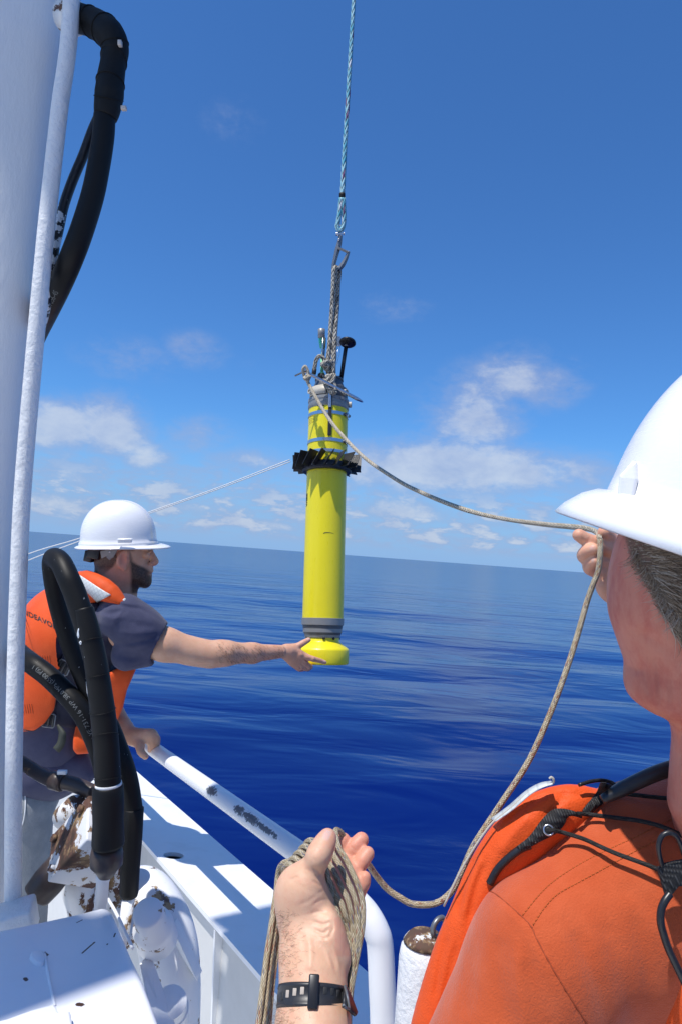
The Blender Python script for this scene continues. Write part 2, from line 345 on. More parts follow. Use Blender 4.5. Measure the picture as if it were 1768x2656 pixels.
# ------------------------------------------------------------------ sculpting: blended solids sampled on a grid and skinned (surface nets)
def smin(a, b, k):
    if k <= 0: return np.minimum(a, b)
    h = np.clip(0.5+0.5*(b-a)/k, 0, 1); return b+(a-b)*h-k*h*(1-h)
def smax(a, b, k): return -smin(-a, -b, k)
class Sculpt:
    """all coordinates in the eye's axes, metres"""
    def __init__(s, lo, hi, h):
        s.h = h; s.ops = []; s.blo = np.full(3, 1e9); s.bhi = np.full(3, -1e9); s.lazy = lo is None; s.clip = hi
        if not s.lazy: s.alloc(lo, hi)
    def alloc(s, lo, hi):
        s.lo = np.asarray(lo, float); h = s.h; s.n = np.ceil((np.asarray(hi)-s.lo)/h).astype(int)+1
        s.F = np.full(s.n, 0.5, np.float32)
        s.ax = [(s.lo[i]+np.arange(s.n[i])*h).astype(np.float32) for i in range(3)]
    def bake(s):
        if not s.lazy: return s
        lo, hi = s.blo-.012, s.bhi+.012
        if s.clip is not None: lo = np.maximum(lo, s.clip[0]); hi = np.minimum(hi, s.clip[1])
        s.alloc(lo, hi); s.lazy = False
        for q in s.ops: s.put(*q)
        return s
    def sub(s, lo, hi):
        a = np.clip(np.floor((np.asarray(lo)-s.lo)/s.h).astype(int), 0, s.n); b = np.clip(np.ceil((np.asarray(hi)-s.lo)/s.h).astype(int)+1, 0, s.n)
        sl = tuple(slice(i, j) for i, j in zip(a, b))
        return sl, s.ax[0][sl[0]][:, None, None], s.ax[1][sl[1]][None, :, None], s.ax[2][sl[2]][None, None, :]
    def put(s, lo, hi, fn, k, op='add'):
        if s.lazy:
            s.ops.append((np.array(lo), np.array(hi), fn, k, op))
            if op == 'add': s.blo = np.minimum(s.blo, lo); s.bhi = np.maximum(s.bhi, hi)
            return s
        pad = k+4*s.h+0.004
        sl, X, Y, Z = s.sub(np.asarray(lo)-pad, np.asarray(hi)+pad)
        if 0 in s.F[sl].shape: return s
        d = fn(X, Y, Z).astype(np.float32)
        if op == 'add': s.F[sl] = smin(s.F[sl], d, k)
        elif op == 'cut': s.F[sl] = smax(s.F[sl], -d, k)
        elif op == 'disp': s.F[sl] = s.F[sl]+d
        return s
    def cone(s, a, b, ra, rb, k=0.01, op='add', squash=None):
        """rounded cone from a to b; squash=(axis vector, factor<1) thins it along that axis"""
        a = np.asarray(a, float); b = np.asarray(b, float); ab = b-a; L2 = max(np.dot(ab, ab), 1e-9); R = max(ra, rb)
        sq = None
        if squash is not None: sq = (unit(squash[0]), 1/squash[1]-1)
        def fn(X, Y, Z):
            px, py, pz = X-a[0], Y-a[1], Z-a[2]
            t = np.clip((px*ab[0]+py*ab[1]+pz*ab[2])/L2, 0, 1)
            dx, dy, dz = px-t*ab[0], py-t*ab[1], pz-t*ab[2]
            if sq is not None:
                q = (dx*sq[0][0]+dy*sq[0][1]+dz*sq[0][2])*sq[1]; dx = dx+q*sq[0][0]; dy = dy+q*sq[0][1]; dz = dz+q*sq[0][2]
            r = ra+(rb-ra)*t
            d = np.sqrt(dx*dx+dy*dy+dz*dz)-r
            return d*(1.0 if sq is None else 0.75)
        return s.put(np.minimum(a, b)-R, np.maximum(a, b)+R, fn, k, op)
    def chain(s, pts, rs, k=0.01, op='add', squash=None):
        pts = [np.asarray(p, float) for p in pts]; rs = [float(q) for q in rs]
        sq = None if squash is None else (unit(squash[0]), 1/squash[1]-1)
        if len(pts) > 2:                      # round the polyline off so that bends stay smooth
            t = catmull([list(p)+[q] for p, q in zip(pts, rs)], 4); pts = list(t[:, :3]); rs = list(np.maximum(t[:, 3], 1e-4))
        def fn(X, Y, Z):
            out = None
            for a, b, ra, rb in zip(pts[:-1], pts[1:], rs[:-1], rs[1:]):
                ab = b-a; L2 = max(ab@ab, 1e-9); px_, py_, pz_ = X-a[0], Y-a[1], Z-a[2]
                t = np.clip((px_*ab[0]+py_*ab[1]+pz_*ab[2])/L2, 0, 1); dx, dy, dz = px_-t*ab[0], py_-t*ab[1], pz_-t*ab[2]
                if sq is not None:
                    q = (dx*sq[0][0]+dy*sq[0][1]+dz*sq[0][2])*sq[1]; dx = dx+q*sq[0][0]; dy = dy+q*sq[0][1]; dz = dz+q*sq[0][2]
                d = (np.sqrt(dx*dx+dy*dy+dz*dz)-(ra+(rb-ra)*t))*(1.0 if sq is None else 0.75)
                out = d if out is None else np.minimum(out, d)
            return out
        R = max(rs); P_ = np.array(pts)
        return s.put(P_.min(0)-R, P_.max(0)+R, fn, k, op)
    def ell(s, c, ax, k=0.01, op='add'):
        """ellipsoid, ax = three half-axis vectors"""
        c = np.asarray(c, float); ax = [np.asarray(q, float) for q in ax]; L = [np.linalg.norm(q) for q in ax]; U = [q/l for q, l in zip(ax, L)]
        ext = np.sqrt(sum(q*q for q in ax))
        def fn(X, Y, Z):
            px, py, pz = X-c[0], Y-c[1], Z-c[2]; k0 = 0; k1 = 0
            for q, l in zip(U, L):
                t = px*q[0]+py*q[1]+pz*q[2]; k0 = k0+(t/l)**2; k1 = k1+(t/(l*l))**2
            k0 = np.sqrt(k0); return k0*(k0-1)/(np.sqrt(k1)+1e-9)
        return s.put(c-ext, c+ext, fn, k, op)
    def box(s, c, ax, r, k=0.005, op='add'):
        c = np.asarray(c, float); ax = [np.asarray(q, float) for q in ax]; L = [np.linalg.norm(q) for q in ax]; U = [q/l for q, l in zip(ax, L)]
        ext = sum(abs(q) for q in ax)
        def fn(X, Y, Z):
            px, py, pz = X-c[0], Y-c[1], Z-c[2]; o = 0; inn = -1e9
            for q, l in zip(U, L):
                t = abs(px*q[0]+py*q[1]+pz*q[2])-(l-r); o = o+np.maximum(t, 0)**2; inn = np.maximum(inn, t)
            return np.sqrt(o)+np.minimum(inn, 0)-r
        return s.put(c-ext, c+ext, fn, k, op)
    def ball(s, c, r, k=0.01, op='add'): return s.cone(c, np.asarray(c)+1e-5, r, r, k, op)
    def mesh(s):
        s.bake(); F = s.F; ins = F < 0
        n = F.shape
        c = [ins[i:n[0]-1+i, j:n[1]-1+j, k:n[2]-1+k] for i in (0, 1) for j in (0, 1) for k in (0, 1)]
        cnt = sum(q.astype(np.int8) for q in c); act = (cnt > 0) & (cnt < 8)
        idx = -np.ones(act.shape, np.int64); A = np.argwhere(act); idx[act] = np.arange(len(A))
        acc = np.zeros((len(A), 3)); wt = np.zeros(len(A))
        cor = [(i, j, k) for i in (0, 1) for j in (0, 1) for k in (0, 1)]
        for p in cor:
            for ax in range(3):
                if p[ax]: continue
                q = list(p); q[ax] = 1
                f0 = F[A[:, 0]+p[0], A[:, 1]+p[1], A[:, 2]+p[2]]; f1 = F[A[:, 0]+q[0], A[:, 1]+q[1], A[:, 2]+q[2]]
                x = (f0 < 0) != (f1 < 0); t = np.where(x, f0/(f0-f1+1e-12), 0)
                pt = np.array(p, float)[None]+np.zeros((len(A), 1)); pt[:, ax] += t
                acc += pt*x[:, None]; wt += x
        V = s.lo+(A+acc/wt[:, None])*s.h
        Q = []
        for ax in range(3):
            a1, a2 = [(1, 2), (2, 0), (0, 1)][ax]
            sl0 = [slice(None)]*3; sl1 = [slice(None)]*3; sl0[ax] = slice(0, -1); sl1[ax] = slice(1, None)
            i0, i1 = ins[tuple(sl0)], ins[tuple(sl1)]
            e = np.argwhere(i0 != i1)
            ok = (e[:, a1] > 0) & (e[:, a2] > 0) & (e[:, a1] < n[a1]-1) & (e[:, a2] < n[a2]-1); e = e[ok]
            def g(o1, o2):
                z = e.copy(); z[:, a1] += o1; z[:, a2] += o2; return idx[z[:, 0], z[:, 1], z[:, 2]]
            q = np.stack([g(-1, -1), g(0, -1), g(0, 0), g(-1, 0)], 1)
            fl = i0[e[:, 0], e[:, 1], e[:, 2]]
            q = np.where(fl[:, None], q, q[:, ::-1]); Q.append(q)
        Q = np.concatenate(Q); Q = Q[(Q >= 0).all(1)]
        return V, Q
def relax(V, Q, it=2, lam=0.5):
    if it <= 0: return V
    e = np.concatenate([Q[:, [0, 1]], Q[:, [1, 2]], Q[:, [2, 3]], Q[:, [3, 0]]])
    for _ in range(it):
        for l in (lam, -lam*1.04) if it > 3 else (lam,):
            S = np.zeros_like(V); c = np.zeros(len(V))
            for a, b in ((0, 1), (1, 0)):
                for d in range(3): S[:, d] += np.bincount(e[:, a], V[e[:, b], d], len(V))
                c += np.bincount(e[:, a], minlength=len(V))
            V = V+l*(S/np.maximum(c, 1)[:, None]-V)
    return V
def biggest(V, Q):
    lab = np.arange(len(V))
    while True:
        m = lab[Q].min(1); new = lab.copy(); np.minimum.at(new, Q.ravel(), np.repeat(m, 4)); new = new[new]
        if (new == lab).all(): break
        lab = new
    top = np.bincount(lab).argmax(); keep = lab == top; idx = np.cumsum(keep)-1
    return V[keep], idx[Q[keep[Q[:, 0]]]]
def fast_mesh(name, V, Q, attrs=None):
    me = bpy.data.meshes.new(name); Q = np.asarray(Q, np.int32)
    me.vertices.add(len(V)); me.vertices.foreach_set('co', np.asarray(V, np.float32).ravel())
    me.loops.add(Q.size); me.loops.foreach_set('vertex_index', Q.ravel())
    me.polygons.add(len(Q)); me.polygons.foreach_set('loop_start', np.arange(len(Q), dtype=np.int32)*4)
    me.polygons.foreach_set('use_smooth', np.ones(len(Q), bool))
    me.update(calc_edges=True); me.validate()
    for k, a in (attrs or {}).items():
        at = me.attributes.new(k, 'FLOAT', 'POINT'); at.data.foreach_set('value', np.asarray(a, np.float32))
    return me
def sculpt_obj(name, S, mat, parent=None, smooth=2, attrs=None, lines=None, zmax=9.0):
    parts = S if isinstance(S, list) else [S]
    Vs, Qs, n = [], [], 0
    for q in parts:
        V, Q = biggest(*q.mesh()); V = relax(V, Q, smooth); Vs.append(V); Qs.append(Q+n); n += len(V)
    V = np.concatenate(Vs); Q = np.concatenate(Qs)
    if lines: V = groove(V, lines, zmax)
    at = {k: f(V) for k, f in (attrs or {}).items()}
    me = fast_mesh(name, toW(V), Q, at); o = link(name, me, mat, parent)
    return o
def groove(V, lines, zmax=9.0):
    """press creases (+) or raise folds (-) into a surface along drawn lines: (points, width px, depth m)"""
    u, v = V[:, 0]/V[:, 2]*FPX+CU, CV-V[:, 1]/V[:, 2]*FPX; out = np.zeros(len(V))
    for pts, w_, dep in lines:
        q = catmull([(a, b, 0) for a, b in pts], 5)[:, :2]; lo, hi = q.min(0)-3*w_, q.max(0)+3*w_
        m = np.where((u > lo[0]) & (u < hi[0]) & (v > lo[1]) & (v < hi[1]) & (V[:, 2] < zmax))[0]
        if not len(m): continue
        best = np.full(len(m), 1e9); tt = np.zeros(len(m)); n = len(q)-1
        for i in range(n):
            e = q[i+1]-q[i]; wx, wy = u[m]-q[i, 0], v[m]-q[i, 1]; t = np.clip((wx*e[0]+wy*e[1])/(e@e+1e-9), 0, 1); d = (wx-e[0]*t)**2+(wy-e[1]*t)**2
            b = d < best; best = np.where(b, d, best); tt = np.where(b, (i+t)/n, tt)
        out[m] += dep*np.exp(-best/(w_*w_))*np.clip(np.sin(math.pi*np.clip(tt, .04, .96))*2.2, 0, 1)
    V = V.copy(); k = 1+out/np.linalg.norm(V, axis=1); return V*k[:, None]
def polyfield(pts, zlo, zhi, k=0.004):
    """prism over a polygon (x, y in the eye's axes)"""
    p = np.asarray(pts, float); n = len(p)
    def fn(X, Y, Z):
        X2, Y2 = np.broadcast_arrays(X[:, :, 0], Y[:, :, 0]); d = np.full(X2.shape, 1e9); s = np.ones(X2.shape)
        for i in range(n):
            a, b = p[i], p[i-1]; e = b-a; wx, wy = X2-a[0], Y2-a[1]
            t = np.clip((wx*e[0]+wy*e[1])/(e@e+1e-12), 0, 1); d = np.minimum(d, (wx-e[0]*t)**2+(wy-e[1]*t)**2)
            c1 = Y2 >= a[1]; c2 = Y2 < b[1]; c3 = e[0]*wy > e[1]*wx
            fl = (c1 & c2 & c3) | (~c1 & ~c2 & ~c3); s = np.where(fl, -s, s)
        d = (s*np.sqrt(d))[:, :, None]
        return smax(d, np.maximum(zlo-Z, Z-zhi), k)
    return fn
def bvh_of(o):
    me = o.data; V = [o.matrix_world @ v.co for v in me.vertices]
    return BVHTree.FromPolygons(V, [tuple(p.vertices) for p in me.polygons])
def hit(bv, u, v, off=0.0, dflt=None):
    d = Vector(ray(u, v)); loc, nor, i, dist = bv.ray_cast(Vector(EYE), d)
    if loc is None: return None if dflt is None else P(u, v, dflt)
    return np.array(loc)+np.array(nor if nor.dot(d) < 0 else -nor)*off
def onsurf(bv, uvs, off=0.0, n=6, dflt=None):
    """a path drawn on a surface through the given sight lines"""
    q = catmull([(a, b, 0) for a, b in uvs], n); out = []
    for a, b, _ in q:
        h_ = hit(bv, a, b, off, dflt)
        if h_ is not None: out.append(h_)
    return np.array(out)
def textmesh(s, size, bold=0.0):
    cu = bpy.data.curves.new('t', 'FONT'); cu.body = s; cu.size = size; cu.offset = bold; cu.resolution_u = 3
    o = bpy.data.objects.new('t', cu); COL.objects.link(o)
    dg = bpy.context.evaluated_depsgraph_get(); me = bpy.data.meshes.new_from_object(o.evaluated_get(dg))
    V = np.array([v.co[:] for v in me.vertices]); F = [tuple(p.vertices) for p in me.polygons]
    bpy.data.objects.remove(o); bpy.data.curves.remove(cu); bpy.data.meshes.remove(me)
    return V, F
# ================================================================== SEA
def water_mat():
    m = bpy.data.materials.new('deep_blue_sea'); m.use_nodes = True; t = NT(m.node_tree); t.n.clear()
    o = t.n.new('ShaderNodeOutputMaterial'); df = t.n.new('ShaderNodeBsdfDiffuse'); gl = t.n.new('ShaderNodeBsdfGlossy'); mx = t.n.new('ShaderNodeMixShader'); fr = t.n.new('ShaderNodeFresnel')
    oc = t.n.new('ShaderNodeTexCoord').outputs['Object']; fr.inputs['IOR'].default_value = 1.333; gl.inputs['Roughness'].default_value = 0.10; gl.inputs['Color'].default_value = (0.74, 0.93, 1.0, 1)
    # wave facets too small to model keep the reflection of a real sea well below that of a mirror at grazing angles
    t.l.new(t.math('MINIMUM', t.math('MULTIPLY', fr.outputs[0], 0.85), 0.62), mx.inputs[0]); t.l.new(df.outputs[0], mx.inputs[1]); t.l.new(gl.outputs[0], mx.inputs[2]); t.l.new(mx.outputs[0], o.inputs[0])
    big = t.noise(t.mapping(oc, (0.05, 0.11, 1), rot=(0, 0, 0.3)), 1.0, 3, 0.5)
    t.l.new(t.mix(t.ramp(big, 0.3, 0.7), (0.0004, 0.0062, 0.092), (0.0008, 0.0100, 0.120)), df.inputs['Color'])
    v1 = t.mapping(oc, (0.22, 0.50, 1), rot=(0, 0, 0.12)); v2 = t.mapping(oc, (1.1, 2.5, 1), rot=(0, 0, -0.25)); v3 = t.mapping(oc, (5, 9, 1), rot=(0, 0, 0.35))
    calm = t.ramp(t.noise(t.mapping(oc, (0.10, 0.26, 1), rot=(0, 0, -0.1)), 1.0, 3, 0.55, 0.6), 0.32, 0.66, 0.15, 1.0)
    h = t.math('ADD', t.math('MULTIPLY', t.noise(v1, 1, 3, 0.45, 0.5), 0.38), t.math('MULTIPLY', t.math('MULTIPLY', t.noise(v2, 1, 3, 0.5, 0.5), 0.028), calm))
    h = t.math('ADD', h, t.math('MULTIPLY', t.math('MULTIPLY', t.noise(v3, 1, 4, 0.65, 0.3), 0.007), calm))
    bp = t.bump(h, 1.0, 0.30); t.l.new(bp, gl.inputs['Normal']); t.l.new(bp, fr.inputs['Normal'])
    return m
def build_sea():
    rs = np.concatenate([[0.0], np.geomspace(0.6, 400, 260), np.geomspace(430, 45000, 40)])
    na = 360; an = np.linspace(0, 2*math.pi, na, endpoint=False)
    R, A = np.meshgrid(rs[1:], an, indexing='ij'); X = R*np.sin(A); Y = R*np.cos(A); Z = np.zeros_like(X)
    rng = np.random.RandomState(4)
    for L, amp in ((17, .16), (11, .10), (7.3, .06), (4.6, .035), (2.9, .018)):
        for q in range(3):
            th = rng.normal(0.25, 0.35)+math.pi/2; k = 2*math.pi/(L*rng.uniform(.8, 1.25)); ph = rng.uniform(0, 6.28)
            Z += amp*0.33*np.sin(k*(X*math.cos(th)+Y*math.sin(th))+ph)*np.exp(-(R*k/60)**2)
    V = np.concatenate([[[0, 0, 0]], np.stack([X, Y, Z], -1).reshape(-1, 3)])
    F = [(0, 1+(k+1) % na, 1+k) for k in range(na)]; m = len(rs)-1
    for i in range(m-1):
        b0, b1 = 1+i*na, 1+(i+1)*na
        for k in range(na): k2 = (k+1) % na; F.append((b0+k, b0+k2, b1+k2, b1+k))
    o = link('sea', mesh('sea', V, F), water_mat()); fixnormals(o)
    if o.data.polygons[0].normal.z < 0: o.data.flip_normals()
    tag(o, 'deep blue open ocean with gentle swell reaching the horizon', None, None, 'structure')
build_sea()
# ================================================================== SHIP SIDE
DIR = unit([-0.613, -0.096+0.0, 1.0])            # the ship's side runs away to the left, in the eye's axes
def along(u0, v0, d0, u):
    """point seen at column u on the line through K(u0,v0,d0) along DIR"""
    a = K(u0, v0, d0); k = (u-CU)/FPX; t = (k*a[2]-a[0])/(DIR[0]-k*DIR[2]); return a+DIR*t
def V2W(*pts): return [toW(p) for p in pts]
UPV = np.array([math.sin(ROLL), math.cos(ROLL)*math.cos(PITCH), math.sin(PITCH)])   # plumb, in the eye's axes
ACR = unit(np.cross(UPV, DIR)); ACR = ACR if ACR[0] > 0 else -ACR                   # outboard
def build_bulwark():
    r = thing('bulwark', 'white steel bulwark with a wide flat cap below the hand rail', 'bulwark')
    o0 = K(1050, 2605, 1.66); a = o0-DIR*1.2; b = along(1050, 2605, 1.66, 351)+DIR*5.0
    i0 = K(641, 2491, 1.78); c = i0-DIR*1.2; i1 = along(641, 2491, 1.78, 370)
    # inner edge bends inboard further along
    e = K(236, 2032, 3.1); e2 = K(187, 1989, 3.6); far = e2+DIR*4.0
    inner = [c, i1, e, e2, far]; outer = [a, b]
    # plate with a drain hole, built as rings of quads
    th = UPV*0.012
    hc = K(451, 2220, 0); 
    n_pl = unit(np.cross(i1-c, o0-c)); 
    def onp(u, v):
        d = K(u, v, 1.0); return d*(np.dot(c, n_pl)/np.dot(d, n_pl))
    H = onp(451, 2219); ex = DIR; ey = unit(np.cross(n_pl, DIR))
    bm = bmesh.new()
    poly = [a, b, far, e2, e, i1, c]
    # keep the polygon planar enough: drop everything on the plate's plane
    def flat(p): return p-n_pl*np.dot(p-c, n_pl)
    ov = [bm.verts.new(toW(flat(p))) for p in poly]
    hv = [bm.verts.new(toW(flat(H)+0.036*(math.cos(t)*ex+math.sin(t)*ey))) for t in np.linspace(0, 2*math.pi, 24, endpoint=False)]
    ed = [bm.edges.new((ov[i], ov[(i+1) % len(ov)])) for i in range(len(ov))]+[bm.edges.new((hv[i], hv[(i+1) % 24])) for i in range(24)]
    bmesh.ops.triangle_fill(bm, use_beauty=True, edges=ed)
    ret = bmesh.ops.extrude_face_region(bm, geom=bm.faces[:])
    dn = Vector(toW(-UPV*0.014)-EYE)
    bmesh.ops.translate(bm, verts=[g for g in ret['geom'] if isinstance(g, bmesh.types.BMVert)], vec=dn)
    bmesh.ops.recalc_face_normals(bm, faces=bm.faces)
    me = bpy.data.meshes.new('cap_plate'); bm.to_mesh(me); bm.free()
    o = link('cap_plate', me, M['white'], r); o['label'] = 'flat white cap plate with a round drain hole'
    # inner plating hangs from the inner edge, outer plating (the hull) from the outer
    ip = [flat(p)-UPV*0.016+ACR*0.03 for p in inner]
    V = []; 
    for p in ip: V += [toW(p), toW(p-UPV*1.1-ACR*0.0)]
    F = [(2*i, 2*i+2, 2*i+3, 2*i+1) for i in range(len(ip)-1)]
    o = link('inner_plating', mesh('inner_plating', V, F, False), M['wall'], r)
    s_ = o.modifiers.new('s', 'SOLIDIFY'); s_.thickness = 0.01; s_.offset = 0
    q = [flat(a)-ACR*0.03-UPV*0.016, flat(b)-ACR*0.03-UPV*0.016]
    V = [toW(p-UPV*k) for p in q for k in (0, 3.6)]
    o = link('hull_plating', mesh('hull_plating', V, [(0, 2, 3, 1)], False), M['white'], r)
    s_ = o.modifiers.new('s', 'SOLIDIFY'); s_.thickness = 0.012; s_.offset = 0
    # stiffener bracket between cap and plating
    s1 = flat(along(641, 2491, 1.78, 560))
    V, F = slab(V2W(s1-UPV*.018, s1-UPV*.018+ACR*.2, s1-UPV*.6+ACR*.06, s1-UPV*.6+ACR*.03), toW(DIR*0.01)-EYE)
    o = link('bracket', mesh('bracket', V, F, False), M['white'], r); fixnormals(o)
    rebase(r, toW(i1-UPV*1.1)); return flat
M['wall'] = pm('grey_white_plating', (0.60, 0.60, 0.58), 0.5, bump=0.15, bs=9, bd=0.01, col2=(0.53, 0.53, 0.51), cs=4)
capflat = build_bulwark()
def build_deck():
    # deck of the ship under everybody, out of the photograph's view
    c = K(641, 2491, 1.78)-UPV*1.1
    q = [c+DIR*7+ACR*.02, c-DIR*5+ACR*.02, c-DIR*5-ACR*8, c+DIR*7-ACR*8]
    o = link('deck', mesh('deck', [toW(p) for p in q], [(0, 1, 2, 3)], False), pm('grey_deck_paint', (0.62, 0.62, 0.60), 0.6, bump=0.3, bs=60))
    s_ = o.modifiers.new('s', 'SOLIDIFY'); s_.thickness = 0.03
    tag(o, 'grey painted steel deck of the ship', None, None, 'structure')
build_deck()
def build_bounce_wall():
    # unseen wall added behind the onlooker to bounce daylight onto the work deck
    r = thing('bounce_wall', 'added white wall, unseen behind the onlooker, bouncing daylight onto the work deck', 'bounce_wall')
    base = K(641, 2491, 1.78)-UPV*1.1-DIR*4.2; 
    q = base-ACR*1.0; a = toW(q)-np.array([0, 0, 0]); side = toW(-ACR)-EYE; up = np.array([0, 0, 1.0]); bk = toW(-DIR)-EYE; bk[2] = 0; bk = unit(bk)
    V, F = boxv(a+side*2.9+up*2.6+bk*.1, side*3.6, up*2.6, bk*.08); MB().add(V, F).build('bounce_front', M['white'], r, bevel=.01)
    V, F = boxv(a+side*2.9+up*5.25+bk*.3, side*3.8, up*.05, bk*.45); MB().add(V, F).build('bounce_eave', M['white'], r, bevel=.01)
    V, F = boxv(a+side*1.6+up*1.15-bk*.02, side*.36, up*.95, bk*.03); MB().add(V, F).build('bounce_door', M['lumpy'], r, bevel=.02)
    for k in (3.0, 4.2, 5.4):
        V, F = lathe(a+side*k+up*1.9-bk*.02, a+side*k+up*1.9-bk*1, [(0, .0), (.0, .22), (.03, .22), (.035, .18), (.01, .17), (.01, 0)], 32); MB().add(V, F).build('bounce_port', M['dullsteel'], r)
    rebase(r, a)
build_bounce_wall()
def build_rail():
    r = thing('hand_rail', 'white tubular hand rail, paint flaked to grey, bent down behind the coiled line', 'rail')
    r_ = 0.025
    p_far = along(660, 2130, 1.77, 365); 
    pts = [p_far+DIR*3.2, p_far+DIR*0.3, p_far, along(660, 2130, 1.77, 560), along(660, 2130, 1.77, 760), along(660, 2130, 1.77, 875)]
    e = pts[-1]
    # bend: leaves the run and turns down to the post
    post_top = K(985, 2455, 1.30)
    corner = [e, K(918, 2335, 1.335), K(951, 2372, 1.315), K(975, 2415, 1.303), post_top, K(990, 2560, 1.29), K(994, 2656, 1.285), K(1000, 2950, 1.27)]
    path = catmull(pts[:-1]+corner, 10)
    mb = MB(); mb.tube([toW(p) for p in path], r_, 28)
    def flaked(t, b, oc, c):
        cen = [toW(along(660, 2130, 1.77, q)) for q in (566, 638, 668, 708)]
        m_ = None
        dr = toW(DIR)-EYE
        for c0, hl, hw in zip(cen, (0.045, 0.036, 0.065, 0.08), (0.015, 0.014, 0.013, 0.008)):
            e_ = unit(EYE-c0); e_ = unit(e_-unit(dr)*np.dot(e_, unit(dr))); c0 = c0+e_*.025
            d_ = t.vmath('SUBTRACT', oc, tuple(c0))
            al = t.vmath('DOT_PRODUCT', d_, tuple(dr)); ln = t.vmath('LENGTH', d_)
            pr = t.math('SQRT', t.math('MAXIMUM', 0.0, t.math('SUBTRACT', t.math('MULTIPLY', ln, ln), t.math('MULTIPLY', al, al))))
            k = t.math('ADD', t.math('POWER', t.math('ABSOLUTE', t.math('DIVIDE', al, hl)), 2.0), t.math('POWER', t.math('DIVIDE', pr, hw), 2.0))
            k = t.ramp(k, 0.0, 2.0, 1.0, 0.0, False); m_ = k if m_ is None else t.math('MAXIMUM', m_, k)
        n = t.noise(oc, 130, 6, 0.7)
        e_ = t.ramp(t.math('ADD', m_, t.math('MULTIPLY', t.math('SUBTRACT', n, 0.5), 2.0)), 0.66, 0.69)
        t.l.new(t.mix(e_, WHITE, (0.115, 0.135, 0.15)), b.inputs['Base Color'])
        t.l.new(t.bump(t.math('SUBTRACT', t.math('MULTIPLY', t.noise(oc, 40, 3), 0.2), e_), 0.35, 0.002), b.inputs['Normal'])
    M['rail'] = pm('white_rail_paint_flaked_to_grey', WHITE, 0.33, extra=flaked)
    mb.build('pipe', M['rail'], r)
    # next post further along (hidden behind the man mostly)
    q = p_far+DIR*2.2; mb = MB(); mb.tube(V2W(q-UPV*.01, q-UPV*0.55), 0.022, 20); mb.build('post', M['white'], r)
    rebase(r, P(1000, 2950, 1.27))
build_rail()
def build_stanchion():
    r = thing('stanchion', 'short white post with a rusty top and a steel ring, beside the orange vest', 'post')
    top = K(1102, 2430, 1.06); prof = [(0, 0.022), (0.006, 0.030), (0.016, 0.036), (0.03, 0.038), (0.7, 0.038)]
    V, F = lathe(toW(top), toW(top-UPV*0.8), prof, 32)
    o = link('post', mesh('post', V, F), M['lumpy'], r)
    V, F = lathe(toW(top+UPV*0.002), toW(top-UPV*1), [(-.001, 0.001), (-.0015, 0.024), (0.004, 0.0295), (0.010, 0.0335)], 24); link('rusty_cap', mesh('rusty_cap', V, F), M['crust'], r)
    c = top+UPV*0.014+np.array([0.020, 0, 0])
    pts = [c+0.0135*(math.cos(t)*UPV+math.sin(t)*unit([0.8, 0, .6])) for t in np.linspace(0, 2*math.pi, 24, endpoint=False)]
    mb = MB(); mb.tube([toW(p) for p in pts], 0.0042, 10, closed=True); mb.build('ring', M['dullsteel'], r)
    rebase(r, toW(top-UPV*.7))
build_stanchion()
